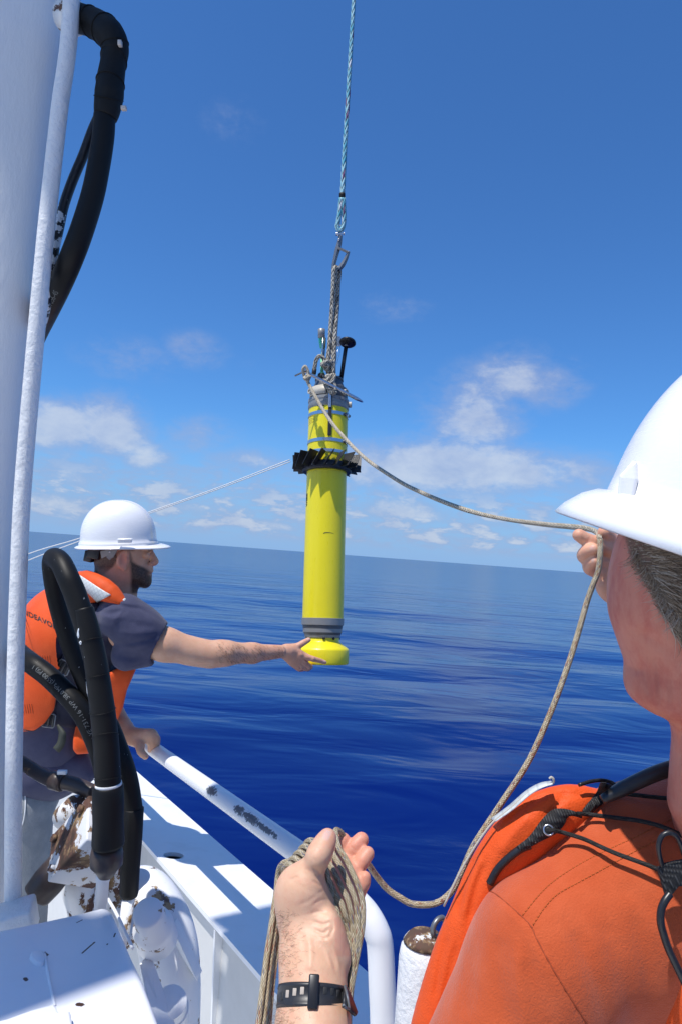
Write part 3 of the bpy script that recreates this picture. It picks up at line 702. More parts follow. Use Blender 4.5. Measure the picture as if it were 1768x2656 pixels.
# ================================================================== CRANE POST, HOSES AND DECK MACHINERY (left)
def path_uvd(pts, n=8): return np.array([toW(q) for q in catmull([K(*p) for p in pts], n)])
def onlevel(u, v, h):
    d = K(u, v, 1.0); return d*(-h/np.dot(d, UPV))
def build_crane():
    r = thing('crane_post', 'tall white crane post with a thickly painted conduit pipe down its side', 'crane')
    ctr = [(196, -700, 1.2), (186, 0, 1.2), (153, 300, 1.2), (120, 600, 1.2), (86, 960, 1.2), (59, 1283, 1.2), (47, 1550, 1.2), (41, 1744, 1.2), (36, 2021, 1.2), (35, 2200, 1.2), (35, 2362, 1.2)]
    mb = MB(); mb.tube(path_uvd(ctr), 0.0141, 24); mb.build('conduit_pipe', M['lumpy'], r)
    R = 0.17
    col = [(u-16-R*FPX/1.37+32, v, 1.37) for u, v, d in ctr[:-1]]+[(-210, 2900, 1.37)]
    col = [(col[0][0]+110, -2600, 1.37)]+col
    def big(t, b, oc, c):
        n = t.noise(t.mapping(oc, (1, 1, 0.35)), 42, 6, 0.65); n2 = t.noise(oc, 5, 3, 0.5)
        t.l.new(t.bump(t.math('ADD', t.math('MULTIPLY', n, 0.6), n2), 0.55, 0.006), b.inputs['Normal'])
    M['post'] = pm('post_white_paint', (0.80, 0.80, 0.79), 0.3, extra=big)
    # rounded square section, one flat turned to the deck
    pc = path_uvd(col, 8); nn_ = 48; th = (np.arange(nn_)+.5)*2*math.pi/nn_; ph = rad(25); ex = np.array([math.cos(ph), math.sin(ph), 0]); ey = np.array([-math.sin(ph), math.cos(ph), 0])
    sp = lambda q: np.sign(q)*np.abs(q)**.36
    V = np.concatenate([p+R*.80*(sp(np.cos(th))[:, None]*ex+sp(np.sin(th))[:, None]*ey) for p in pc]); m_ = len(pc)
    F = [(i*nn_+k, i*nn_+(k+1) % nn_, (i+1)*nn_+(k+1) % nn_, (i+1)*nn_+k) for i in range(m_-1) for k in range(nn_)]+[tuple(range(nn_)), tuple((m_-1)*nn_+k for k in range(nn_))]
    fixnormals(MB().add(V, F).build('column', M['post'], r))
    # foot bracket of the conduit
    c = K(18, 2398, 1.16)
    f = unit([1, 0.16, 0.3]); up_ = unit(UPV-f*np.dot(UPV, f)); g = np.cross(f, up_)
    V, F = boxv(toW(c+g*0), toW(f*0.045)-EYE, toW(up_*0.025)-EYE, toW(g*0.034)-EYE)
    MB().add(V, F).build('bracket', M['lumpy'], r, bevel=0.005)
    q = [K(48, 2420, 1.14), K(62, 2432, 1.14), K(40, 2530, 1.12), K(-30, 2640, 1.08), K(-60, 2600, 1.08), K(10, 2500, 1.12)]
    V, F = slab([toW(p) for p in q], toW(np.array([0.01, 0, .03]))-EYE); o = MB().add(V, F).build('bracket_leg', M['lumpy'], r, bevel=0.003); fixnormals(o)
    # boom carries the lifting line; the other unseen boxes are added to cast shade
    top = K(col[0][0], -2600, 1.37)
    for nm, dr, c0, hx, hy, hz in BOOM_AND_SHADE:
        a1 = CRV(dr); a1 = unit(a1-UPV*np.dot(a1, UPV)); a2 = np.cross(UPV, a1); a2 = a2 if a2[0] > 0 else -a2
        c_ = top+UPV*c0[1]+a1*c0[0]+a2*c0[2]
        V, F = boxv(toW(c_), toW(a1*hx)-EYE, toW(UPV*hy)-EYE, toW(a2*hz)-EYE)
        MB().add(V, F).build(nm, M['white'], r, bevel=0.02)
    rebase(r, P(-210, 2900, 1.37))
def CRV(d): return toV(np.array([d[0], d[1], 0.0])+EYE)
# (name, direction on plan, (along, up, across), half length, half height, half width)
BOOM_AND_SHADE = [('boom', (0.74, 1.63), (0.86, 0.12, 0.0), 1.0, 0.10, 0.09), ('shade_box_head', (-0.74, -0.67), (0.315, 0.12, -0.125), 0.455, 0.12, 0.175), ('shade_box_tank', (-0.74, -0.67), (0.42, 0.12, 0.19), 0.44, 0.14, 0.13),
        ('shade_box_house', (-0.74, -0.67), (1.82, 0.12, 0.24), 0.49, 0.16, 0.29), ('shade_box_motor', (-0.74, -0.67), (1.28, 0.10, 0.44), 0.09, 0.10, 0.09), ('shade_box_link', (-0.74, -0.67), (1.05, 0.16, -0.03), 0.32, 0.02, 0.015), ('shade_box_link', (-0.74, -0.67), (1.05, 0.10, -0.1), 0.32, 0.02, 0.015)]  # all but the boom are invented shadow casters above the frame
build_crane()
def wrap_rings(name, path, r0, step, parent, mat, w=0.0016):
    """edges of wound tape standing proud round a hose"""
    p = np.asarray(path); s = np.concatenate([[0], np.cumsum(np.linalg.norm(np.diff(p, axis=0), axis=1))]); T, N, B = frames(p)
    rng = random.Random(3); x = step
    while x < s[-1]-0.01:
        i = int(np.searchsorted(s, x)); i = min(i, len(p)-1); tl = rng.uniform(-.5, .5)
        rr = r0 if np.ndim(r0) == 0 else np.interp(i/(len(p)-1), np.linspace(0, 1, len(r0)), r0)
        ring = [p[i]+T[i]*rr*tl*math.cos(t)+(rr+0.0004)*(math.cos(t)*N[i]+math.sin(t)*B[i]) for t in np.linspace(0, 2*math.pi, 24, endpoint=False)]
        mb = MB(); mb.tube(ring, w, 6, closed=True, flat=0.5); mb.build(name, mat, parent); x += step*rng.uniform(.7, 1.3)
def hose_text(s, size, path, r, s0, ang, parent, flip=False):
    V, F = textmesh(s, size); p = np.asarray(path); L = np.concatenate([[0], np.cumsum(np.linalg.norm(np.diff(p, axis=0), axis=1))]); T, N, B = frames(p)
    if flip: V = V*[-1, -1, 1]
    out = []
    for x, y, _ in V:
        q = s0+x; i = np.clip(np.searchsorted(L, q)-1, 0, len(p)-2); f = (q-L[i])/(L[i+1]-L[i]); c = p[i]*(1-f)+p[i+1]*f
        # outward side that faces the given direction
        t = T[i]; n = EYE-c; n = n-t*np.dot(n, t); n /= np.linalg.norm(n); b = np.cross(t, n)
        a = ang-y/r; out.append(c+(r+0.0006)*(math.cos(a)*n+math.sin(a)*b))
    me = mesh('printing', out, F, False); o = link('printing', me, M['print'], parent); return o
def build_hoses():
    # --- upper hose with taped elbow
    r = thing('hydraulic_hose', 'thick black hose hanging from a taped elbow high on the crane post', 'hose', 'black hydraulic hoses at the crane post')
    pts = [(272, 300, 1.21), (268, 357, 1.21), (256, 434, 1.21), (240, 510, 1.21), (212, 600, 1.21), (184, 674, 1.22), (154, 743, 1.26), (122, 810, 1.34), (90, 880, 1.48), (60, 960, 1.62)]
    pa = path_uvd(pts); mb = MB(); mb.tube(pa, [0.0185, 0.019, 0.0200, 0.0205, 0.0200], 24); mb.build('rubber_hose', M['hose_clean'], r)
    hose_text('25 mm (1) X 16 EN 856-4S', 0.013, pa[::-1], 0.0203, 0.30, 0.15, r)
    el_ = [(200, 46, 1.235), (228, 54, 1.225), (255, 66, 1.22), (284, 88, 1.21), (299, 122, 1.21), (294, 165, 1.21), (288, 205, 1.21), (284, 245, 1.21), (278, 285, 1.21), (274, 304, 1.21)]
    pe = path_uvd(el_); mb = MB(); mb.tube(pe, [0.024, 0.0235, 0.025, 0.026, 0.0235, 0.0215, 0.023, 0.0245, 0.022, 0.0195], 24); e = mb.build('taped_elbow', M['tape'], r)
    wrap_rings('tape_edge', pe, [0.024, 0.0235, 0.025, 0.026, 0.0235, 0.0215, 0.023, 0.0245, 0.022, 0.0195], 0.034, r, M['tape'], 0.0012)
    for (u, v, d, hu, hv) in ((312, 113, 1.187, 5, 7), (240, 24, 1.22, 5, 8), (322, 281, 1.2, 7, 5)):
        V, F = boxv(P(u, v, d), CR*hu/FPX*d, CUP*hv/FPX*d, FW*0.004); MB().add(V, F).build('cable_tie', M['cable_tie'], r, bevel=0.001)
    V, F = lathe(P(172, 40, 1.25), P(230, 54, 1.225), [(0, 0.028), (0.028, 0.028), (0.03, 0.026)], 24); MB().add(V, F).build('flange_collar', M['rust2'], r)
    rebase(r, P(60, 960, 1.62))
    # --- thin hose beside it
    pts = [(258, 300, 1.235), (240, 340, 1.235), (217, 402, 1.235), (189, 468, 1.235), (167, 531, 1.235), (154, 590, 1.235), (143, 640, 1.235), (135, 690, 1.24), (126, 740, 1.25), (116, 815, 1.30), (90, 900, 1.45)]
    mb = MB(); mb.tube(path_uvd(pts), 0.0086, 16)
    def drips(t, b, oc, c):
        z = t.sep(oc)[2]; k = t.math('ADD', t.noise(oc, 45, 5, 0.7), t.ramp(z, P(150, 560, 1.235)[2]-0.05, P(230, 380, 1.235)[2], 0.12, -0.1))
        t.l.new(t.mix(t.ramp(k, 0.615, 0.625), (0.010, 0.010, 0.012), (0.62, 0.66, 0.70)), b.inputs['Base Color'])
    M['drips'] = pm('black_hose_spattered_white', (0.01, 0.01, 0.012), 0.4, extra=drips)
    o = mb.build('thin_hose', M['drips']); tag(o, 'thin paint-spattered black hose between the upper thick hose and the crane post', 'hose', 'black hydraulic hoses at the crane post')
    # --- crossing hose with printing
    pts = [(-20, 1612, 1.75), (25, 1662, 1.55), (54, 1696, 1.38), (85, 1722, 1.29), (122, 1750, 1.27), (160, 1786, 1.26), (194, 1822, 1.25), (222, 1862, 1.25), (242, 1905, 1.26), (262, 1960, 1.28), (275, 2020, 1.30)]
    pa = path_uvd(pts); mb = MB(); mb.tube(pa, 0.0185, 24); o = mb.build('crossing_hose', M['hose_clean'])
    tag(o, 'black hose with pale printing crossing in front of the orange vest', 'hose', 'black hydraulic hoses at the crane post')
    hose_text('25 mm (1) X 16', 0.0105, pa[::-1], 0.0187, 0.355, -0.1, o)
    hose_text('VE 731-16 WP 38.0 MPa (5500 PSI) I', 0.0105, pa[::-1], 0.0187, 0.115, 0.0, o)
    # --- looped hose: U turn, near limb down into the big sleeve, far limb behind
    r = thing('looped_hose', 'black hose bent in a tall loop in front of the crouching man', 'hose', 'black hydraulic hoses at the crane post')
    near = [(143, 1447, 1.22), (160, 1462, 1.185), (178, 1500, 1.165), (195, 1540, 1.16), (212, 1590, 1.155), (232, 1650, 1.15), (246, 1705, 1.15)]
    far = [(262, 1850, 1.27), (232, 1790, 1.27), (205, 1730, 1.27), (180, 1665, 1.27), (160, 1600, 1.265), (145, 1540, 1.26), (137, 1490, 1.25), (136, 1460, 1.24), (143, 1447, 1.22)]
    full = [K(*p) for p in far]+[K(*p) for p in near[1:]]
    pth = np.array([toW(q) for q in catmull(full, 8)])
    mb = MB(); mb.tube(pth, [0.0165]*5+[0.0180]*2+[0.0185]*3, 24); mb.build('rubber_hose', M['hose'], r)
    s1 = [(217, 1578, 1.15), (226, 1615, 1.148), (236, 1655, 1.146), (250, 1725, 1.145), (261, 1800, 1.143), (270, 1870, 1.14), (277, 1950, 1.14), (281, 2040, 1.14)]
    ps = path_uvd(s1); rs_ = [0.0155, 0.0172, 0.0178, 0.0185, 0.0195, 0.0202, 0.0206, 0.0208]
    mb = MB(); mb.tube(ps, rs_, 28); mb.build('fabric_sleeve', M['hose'], r)['label'] = 'fabric sleeve spotted with white paint'
    wrap_rings('sleeve_seam', ps, rs_, 0.055, r, M['hose_clean'], 0.0011)
    # white paint splashes on the sleeve
    bvs = bvh_of(r.children[1])
    M['splash'] = pm('dried_white_paint', (0.72, 0.76, 0.78), 0.5, bump=0.3, bs=200, bd=0.001)
    rng = random.Random(8)
    def splash(line, w0):
        q = onsurf(bvs, line, 0.0006, 5)
        if len(q) > 2: mb2 = MB(); mb2.tube(q, [w0*.4]+[w0*rng.uniform(.6, 1.3) for _ in range(4)]+[w0*.2], 6, flat=0.4); mb2.build('paint_splash', M['splash'], r)
    splash([(225, 1583), (228, 1600), (235, 1622)], .004); splash([(222, 1590), (232, 1606), (246, 1620)], .0035); splash([(216, 1610), (230, 1608), (240, 1610)], .0018)
    splash([(224, 1620), (236, 1612), (242, 1604)], .0016); splash([(228, 1586), (240, 1600), (250, 1622)], .002); splash([(230, 1625), (244, 1622), (250, 1624)], .0016)
    splash([(226, 1750), (226, 1775), (230, 1810)], .0028); splash([(232, 1790), (240, 1783), (258, 1780)], .0012); splash([(205, 1655), (204, 1640), (206, 1628)], .003); splash([(210, 1672), (212, 1664), (214, 1668)], .0025)
    splash([(242, 1846), (246, 1843), (248, 1842)], .003); splash([(272, 2025), (275, 2020), (278, 2018)], .002); splash([(240, 1640), (241, 1650), (243, 1655)], .0013)
    V, F = lathe(P(281, 2036, 1.14), P(281, 2190, 1.14), [(0, 0.0205), (0.002, 0.0245), (0.03, 0.0252), (0.06, 0.0245), (0.095, 0.0262), (0.1, 0.025), (0.1, 0.018)], 32)
    MB().add(V, F).build('rubber_cuff', M['hose_clean'], r)
    V, F = lathe(P(281, 2030, 1.14), P(281, 2190, 1.14), [(0, 0.0218), (0.004, 0.0222), (0.005, 0.0205)], 32); MB().add(V, F).build('rust_ring', M['rust2'], r)
    V, F = lathe(P(278, 2196, 1.15), P(276, 2262, 1.15), [(0, 0.024), (0.012, 0.0265), (0.03, 0.026), (0.038, 0.019), (0.05, 0.012)], 28); MB().add(V, F).build('swivel_nut', M['oldpipe'], r)
    V, F = lathe(P(270, 2250, 1.155), P(262, 2350, 1.155), [(0, 0.0115), (0.022, 0.0115), (0.0225, 0.0105), (0.085, 0.0105)], 20); MB().add(V, F).build('pipe_end', M['white'], r)
    s2 = [(262, 1850, 1.27), (285, 1885, 1.265), (306, 1940, 1.26), (323, 1990, 1.25), (336, 2045, 1.25), (345, 2105, 1.245)]
    ps2 = path_uvd(s2); mb = MB(); mb.tube(ps2, [.0165, .0175, .018, .0185, .018], 24); mb.build('far_sleeve', M['hose'], r)
    V, F = lathe(P(346, 2095, 1.245), P(335, 2322, 1.24), [(0, 0.0178), (0.001, 0.0190), (0.05, 0.0188), (0.10, 0.0172), (0.15, 0.0165), (0.156, 0.0150), (0.156, 0.009)], 28); MB().add(V, F).build('far_cuff', M['hose_clean'], r)
    V, F = lathe(P(336, 2318, 1.24), P(322, 2415, 1.22), [(0, 0.0115), (0.06, 0.0100), (0.1, 0.006)], 18); MB().add(V, F).build('far_pipe_end', M['chipped'], r)
    rebase(r, P(322, 2415, 1.22))
build_hoses()
def build_machine():
    r = thing('hydraulic_gear', 'chipped and rusty white hydraulic fittings below the black hoses', 'machinery')
    # square flange block
    A = K(133, 2168, 1.30); e1 = np.array([.077, .085, -.0355])*1.10; e2 = np.array([.024, -.054, -.077])*0.92; e3 = np.array([.050, -.030, .0366])*1.3
    V, F = boxv(toW(A+(e1+e2+e3)/2), toW(e1/2)-EYE, toW(e2/2)-EYE, toW(e3/2)-EYE); o = MB().add(V, F).build('flange_block', M['rusty'], r, bevel=0.004); o['label'] = 'square block with paint flaking to brown rust'; fixnormals(o)
    V, F = lathe(P(178, 2112, 1.36), P(215, 2080, 1.30), [(-0.03, 0.0), (-0.03, 0.018), (-.024, 0.024), (0.05, 0.024)], 24); MB().add(V, F).build('plug', M['rust2'], r)
    for q in (A+e1*.15+e2*.2, A+e1*.85+e2*.2, A+e1*.15+e2*.85):
        n = -unit(e3); V, F = lathe(toW(q), toW(q+n), [(0, .008), (.007, .008), (.0075, .006)], 6); MB().add(V, F).build('bolt_head', M['rusty'], r)
    def pipe(nm, pts, rr, mt, lab=None, n=22):
        mb = MB(); mb.tube(path_uvd(pts), rr, n); o = mb.build(nm, mt, r)
        if lab: o['label'] = lab
        return o
    pipe('tarred_pipe', [(205, 2195, 1.33), (170, 2235, 1.31), (135, 2275, 1.29), (96, 2322, 1.28)], [0.022, 0.028, 0.029, 0.030, 0.027], M['oldpipe'], 'tarred black and brown pipe')
    pipe('upper_pipe', [(10, 1945, 1.45), (59, 1978, 1.42), (100, 2006, 1.40), (140, 2024, 1.38), (190, 2034, 1.37), (245, 2056, 1.35)], [0.010, 0.013, 0.014, 0.0145, 0.0145], M['oldpipe'])
    V, F = lathe(P(136, 2022, 1.38), P(178, 2032, 1.37), [(0, .016), (.001, .0185), (.026, .0185), (.027, .015)], 24); MB().add(V, F).build('pipe_collar', M['oldpipe'], r)
    V, F = lathe(P(155, 2026, 1.38), P(178, 2032, 1.37), [(0, .0185), (.0005, .0192), (.006, .0192), (.0065, .0185)], 24); MB().add(V, F).build('cable_tie', M['cable_tie'], r)
    V, F = boxv(P(162, 2003, 1.37), CR*.009, CUP*.004, FW*.004); MB().add(V, F).build('cable_tie', M['white'], r, bevel=.001)
    pipe('white_elbow', [(250, 2215, 1.38), (222, 2262, 1.37), (206, 2300, 1.36), (214, 2345, 1.36), (228, 2400, 1.36)], [0.034, 0.033, 0.03, 0.028], M['rust2'])
    pipe('rusty_elbow', [(330, 2190, 1.42), (310, 2250, 1.41), (298, 2310, 1.40), (312, 2385, 1.38), (345, 2440, 1.36)], [0.030, 0.031, 0.03, 0.03], M['rust2'])
    pipe('thin_pipe', [(280, 2330, 1.22), (300, 2365, 1.2), (322, 2410, 1.18), (345, 2460, 1.15)], 0.0028, M['chipped'])
    pipe('rusty_strut', [(80, 2350, 1.2), (76, 2410, 1.19), (70, 2470, 1.18)], 0.008, M['rusty'])
    # big curved casing on the right
    S = Sculpt(K(200, 2950, 1.05)-.12, K(620, 2150, 1.75)+.12, 0.0045)
    S.chain([K(330, 2330, 1.50), K(372, 2322, 1.46), K(410, 2372, 1.42), K(436, 2450, 1.39), K(446, 2560, 1.36), K(440, 2740, 1.33)], [.058, .056, .057, .058, .056, .056], 0.02)
    S.cone(K(384, 2359, 1.235), K(405, 2430, 1.275), .0, .0, .002)
    sculpt_obj('curved_casing', S, M['chipped'], r, 3)['label'] = 'bulging white casing with brown chips'
    V, F = lathe(P(384, 2366, 1.19), P(410, 2440, 1.27), [(0, 0.0), (0, .0225), (.003, .0258), (.05, .0275), (.056, .0335), (.066, .036), (.12, .0365)], 36); MB().add(V, F).build('capped_stub', M['chipped'], r, auto=50)
    V, F = lathe(P(443, 2596, 1.20), P(444, 2680, 1.27), [(0, 0.0), (0, .020), (.004, .0275), (.03, .0285), (.0305, .031), (.08, .032)], 32); MB().add(V, F).build('domed_stub', M['chipped'], r, auto=50)
    # webs
    q = [K(446, 2402, 1.345), K(505, 2530, 1.32), K(512, 2545, 1.33), K(452, 2450, 1.35)]
    V, F = slab([toW(p) for p in q], toW(np.array([0.004, 0.0, .03]))-EYE); fixnormals(MB().add(V, F).build('web_plate', M['white'], r, bevel=.001))
    q = [K(362, 2500, 1.22), K(380, 2506, 1.22), K(412, 2600, 1.19), K(440, 2680, 1.16), K(400, 2680, 1.14)]
    V, F = slab([toW(p) for p in q], toW(np.array([0.006, 0.0, .02]))-EYE); fixnormals(MB().add(V, F).build('web_plate', M['chipped'], r, bevel=.001))
    rebase(r, P(440, 2740, 1.33))
    # --- cover in the corner
    r = thing('winch_cover', 'smooth white sheet metal cover in the bottom left corner', 'cover')
    h = 0.60
    ol = [(-160, 2440), (68, 2394), (200, 2366), (262, 2350), (284, 2350), (297, 2364), (322, 2424), (345, 2478), (360, 2508), (378, 2548), (398, 2600), (420, 2660), (470, 2780), (-200, 2900)]
    top = [onlevel(u, v, h) for u, v in ol]; top = [p-UPV*(0.0 if i not in (7, 8, 9, 10, 11, 12) else 0.0) for i, p in enumerate(top)]
    V, F = slab([toW(p) for p in top], toW(-UPV*0.30)-EYE)
    def scuffs(t, b, oc, c):
        k = None
        for (u0, v0, u1, v1, w_) in ((214, 2472, 246, 2444, .0012), (200, 2393, 214, 2386, .0009), (117, 2474, 121, 2477, .003), (204, 2605, 212, 2606, .0035), (66, 2538, 69, 2542, .0025), (278, 2450, 280, 2448, .001), (296, 2430, 300, 2420, .001)):
            a = toW(onlevel(u0, v0, h)); b_ = toW(onlevel(u1, v1, h)); ab = b_-a; L2 = float(ab@ab)
            d_ = t.vmath('SUBTRACT', oc, tuple(a)); tt = t.math('DIVIDE', t.vmath('DOT_PRODUCT', d_, tuple(ab)), L2, clamp=True)
            q_ = t.vmath('LENGTH', t.vmath('SUBTRACT', d_, t.vmath('SCALE', tuple(ab), sc=tt)))
            m_ = t.ramp(t.math('ADD', q_, t.math('MULTIPLY', t.noise(oc, 400, 3), w_)), w_*1.3, w_*1.8, 1, 0); k = m_ if k is None else t.math('MAXIMUM', k, m_)
        st = t.ramp(t.noise(oc, 7, 6, 0.65), 0.5, 0.8, 0, 0.25)
        t.l.new(t.mix(k, t.mix(st, (0.80, 0.81, 0.84), (0.60, 0.56, 0.50)), (0.06, 0.03, 0.02)), b.inputs['Base Color'])
        t.l.new(t.bump(t.noise(oc, 5, 3, 0.5), 0.5, 0.008), b.inputs['Normal'])
    M['cover'] = pm('cover_white_paint', WHITE, 0.38, extra=scuffs)
    o = MB().add(V, F).build('cover_plate', M['cover'], r, bevel=0.012); fixnormals(o); o.modifiers['bevel'].segments = 4
    # raised panel with a folded edge, near left
    ol = [(-60, 2700), (-30, 2652), (20, 2640), (80, 2618), (140, 2602), (148, 2610), (153, 2622), (172, 2622), (184, 2618), (196, 2700), (200, 2800)]
    V, F = slab([toW(onlevel(u, v, h-0.014)) for u, v in ol], toW(-UPV*0.02)-EYE); fixnormals(MB().add(V, F).build('folded_lip', M['cover'], r, bevel=0.004))
    ol = [(112, 2468), (120, 2466), (132, 2530), (147, 2604), (139, 2606), (124, 2532)]
    V, F = slab([toW(onlevel(u, v, h-0.003)) for u, v in ol], toW(-UPV*0.01)-EYE); fixnormals(MB().add(V, F).build('seam_ridge', M['cover'], r, bevel=0.0015))
    ol = [(82, 2466), (112, 2462), (122, 2482), (112, 2500), (92, 2496), (78, 2480)]
    V, F = slab([toW(onlevel(u, v, h-0.004)) for u, v in ol], toW(-UPV*0.01)-EYE); fixnormals(MB().add(V, F).build('boss', M['cover'], r, bevel=0.003))
    rebase(r, toW(top[0]-UPV*.3))
build_machine()
# ================================================================== PROFILING FLOAT AND ITS RIGGING
def build_float():
    r = thing('profiling_float', 'yellow oceanographic float hanging upright with a finned black collar', 'float')
    B = K(834, 1722, 2.74); T = K(853, 1012, 2.93)
    # keep it plumb-ish
    Bw, Tw = toW(B), toW(T); ax = unit(Tw-Bw)
    L = np.linalg.norm(Tw-Bw); R = 0.0815
    dk = 2.80
    def at(v):                                # distance along the axis for image row v
        f = np.linspace(0, 1.3, 600); vs = []
        for q in f:
            p = toV(Bw+ax*q*L); vs.append(CV-p[1]/p[2]*FPX)
        return float(np.interp(-v, -np.array(vs), f*L))
    # azimuth frame round the axis: 0 = toward the eye, + = image right
    n0 = EYE-Bw; n0 = unit(n0-ax*np.dot(n0, ax)); n1 = np.cross(ax, n0); n1 = n1 if np.dot(n1, CR) > 0 else -n1
    def on(v, a, rr, dv=0.0): a = rad(a); return Bw+ax*(at(v)+dv)+rr*(math.cos(a)*n0+math.sin(a)*n1)
    def lat(nm, prof, mt, auto=40, sides=64, A=None):
        V, F = lathe(Bw if A is None else A, Bw+ax if A is None else A+ax, prof, sides); o = MB().add(V, F).build(nm, mt, r, auto=auto); return o
    z = at
    lat('hull_tube', [(z(1606), 0.06), (z(1606), R), (z(1300), R), (z(1052), R), (z(1050), .06)], M['yellow'], 60)
    lat('bottom_ring', [(z(1640), R-.004), (z(1622), R-.0035), (z(1621), R+.002), (z(1604), R+.003), (z(1603), R-.002)], M['greycap'])
    lat('bottom_cone', [(z(1655), .066), (z(1652), .068), (z(1641), .075), (z(1622), .080), (z(1618), .08)], M['anod'])
    lat('cone_band', [(z(1654), .066), (z(1653), .0695), (z(1643), .0725), (z(1642), .070)], M['greycap'])
    lat('bladder_cup', [(z(1721), .0), (z(1722), .100), (z(1720.5), .1045), (z(1717), .106), (z(1686), .106), (z(1683), .1045), (z(1680), .101), (z(1665), .070), (z(1663), .067), (z(1646), .066), (z(1645), .062)], M['yellow'], 60)['label'] = 'wide yellow cup at the foot of the float'
    for a in (-62, 5, 40, 100, 160, 220):
        p = on(1655, a, .0665); n = unit(p-(Bw+ax*z(1652))); V, F = lathe(p, p+n, [(-.002, .006), (.004, .0055), (.005, .003)], 10); MB().add(V, F).build('cup_screw', M['ink'], r)
    # top end cap
    lat('top_ring', [(z(1066), R+.0005), (z(1064), R+.003), (z(1056), R+.0035), (z(1055), R+.001), (z(1048), R+.001), (z(1047), R+.0035), (z(1040), R+.003), (z(1039), R-.001)], M['greycap'])
    lat('end_cap', [(z(1041), R-.002), (z(1020), R-.003), (z(1012), .078), (z(1010), .070), (z(1008), .066), (z(995), .058), (z(990), .056), (z(989), .0595), (z(985), .0595), (z(984), .054), (z(984), 0)], M['anod'])
    # beige boss on the near left of the cap
    mb = MB(); 
    for nm, a0, a1, v0, v1, rr in (('boss_panel', -70, -8, 1014, 1037, R+.0015),):
        aa = np.linspace(a0, a1, 14); V = [on(v, a, q) for v, q in ((v1, rr), (v0, rr-.004), (v0, rr-.014)) for a in aa]; n = len(aa)
        F = [(j*n+i, j*n+i+1, (j+1)*n+i+1, (j+1)*n+i) for j in range(2) for i in range(n-1)]
        o = link(nm, mesh(nm, V, F), M['beige'], r); s_ = o.modifiers.new('s', 'SOLIDIFY'); s_.thickness = .003; s_.offset = 0
    for v, a in ((1026, -58), (1028, 50), (1050, 84), (1022, -150), (1026, 140)):
        p = on(v, a, R-.004); n = unit(p-(Bw+ax*z(v))); V, F = lathe(p, p+n, [(0, .0125), (.018, .0125), (.019, .0115), (.019, .007), (.008, .0065)], 20, cap=False); MB().add(V, F).build('port_nozzle', M['beige'], r, auto=40)
    for k in range(8):
        a = k*45+10; p = Bw+ax*(z(984))+.047*(math.cos(rad(a))*n0+math.sin(rad(a))*n1); V, F = lathe(p, p+ax, [(0, .005), (.006, .005), (.0062, .003)], 6); MB().add(V, F).build('cap_bolt', M['steel'], r)
    # hose clamps
    for v in (1083, 1152):
        o = lat('hose_clamp', [(z(v)-.007, R+.0003), (z(v)-.0068, R+.0018), (z(v)+.0068, R+.0018), (z(v)+.007, R+.0003)], M['steel'], 40)
        p = on(v, 62, R+.007); t_ = np.cross(ax, unit(p-(Bw+ax*z(v))))
        V, F = lathe(p-t_*.016-ax*.0, p+t_, [(0, .006), (.006, .0062), (.008, .0045), (.026, .0045), (.027, .0065), (.034, .0065)], 12); MB().add(V, F).build('clamp_screw', M['dullsteel'], r)
        V, F = boxv(p-t_*.004+unit(p-(Bw+ax*z(v)))*.002, t_*.006, ax*.009, unit(p-Bw-ax*z(v))*.004); MB().add(V, F).build('clamp_housing', M['steel'], r, bevel=.001)
    # dark strap down the near side with pale steel tongue
    for nm, v0, v1, a0, hw, rr, mt in (('holding_strap', 1030, 1144, 4.5, .0072, R+.0045, M['ink']), ('holding_plate', 1018, 1073, 3.0, .0060, R+.0075, M['steel'])):
        a = rad(a0); n = math.cos(a)*n0+math.sin(a)*n1; t_ = np.cross(ax, n)
        p0, p1 = on(v0, a0, rr), on(v1, a0, rr); V, F = boxv((p0+p1)/2, ax*np.linalg.norm(p0-p1)/2, t_*hw, n*.002); MB().add(V, F).build(nm, mt, r, bevel=.0006)
    # serial number and other small print, wrapped on the hull
    def onhull(s, size, v, a, rot=0.0, rr=R, mt=None, bold=0.0):
        V, F = textmesh(s, size, bold); out = []
        for x, y, _ in V:
            xx, yy = x*math.cos(rot)-y*math.sin(rot), x*math.sin(rot)+y*math.cos(rot)
            t = rad(a)+xx/rr; out.append(Bw+ax*(at(v)+yy)+(rr+.0005)*(math.cos(t)*n0+math.sin(t)*n1))
        link('printing', mesh('printing', out, F, False), mt or M['ink'], r)
    onhull('4966', .0155, 1069, -34, bold=.0007)
    onhull('WEBB', .020, 1318, -66, math.pi/2, bold=.0012)
    # outlined sticker
    mb = MB(); c = [(1090, -60), (1090, -44), (1093, -42), (1104, -42), (1107, -44), (1112, -78)]
    q = [on(v, a, R+.0004) for v, a in ((1090, -80), (1090, -64), (1090, -52), (1091, -45), (1093, -43.5), (1098, -43.5), (1103, -43.5), (1105, -45), (1106, -50), (1107, -64), (1108, -80))]
    mb.tube(q, .0006, 4)
    for v in (1095, 1099, 1103): mb.tube([on(v, a, R+.0004) for a in (-76, -66, -57, -50)], .0005, 4)
    mb.build('sticker_outline', pm('red_brown_ink', (.35, .12, .02), .5), r)
    mb = MB(); mb.tube([on(v, a, R+.0001) for v, a in ((1391, -4), (1388.5, 0), (1388, 8), (1388, 14), (1389, 21), (1390, 26))], [.0016, .0015, .001, .0008, .0003], 5); mb.build('scratch', M['ink'], r)
    # --- finned collar
    CRg = .098
    vc = 1218
    lat('collar_ring', [(z(vc)+.020, R+.001), (z(vc)+.020, CRg), (z(vc)+.016, CRg+.003), (z(vc)-.010, CRg+.003), (z(vc)-.014, CRg), (z(vc)-.014, R+.001)], M['fin'], 40, 64)
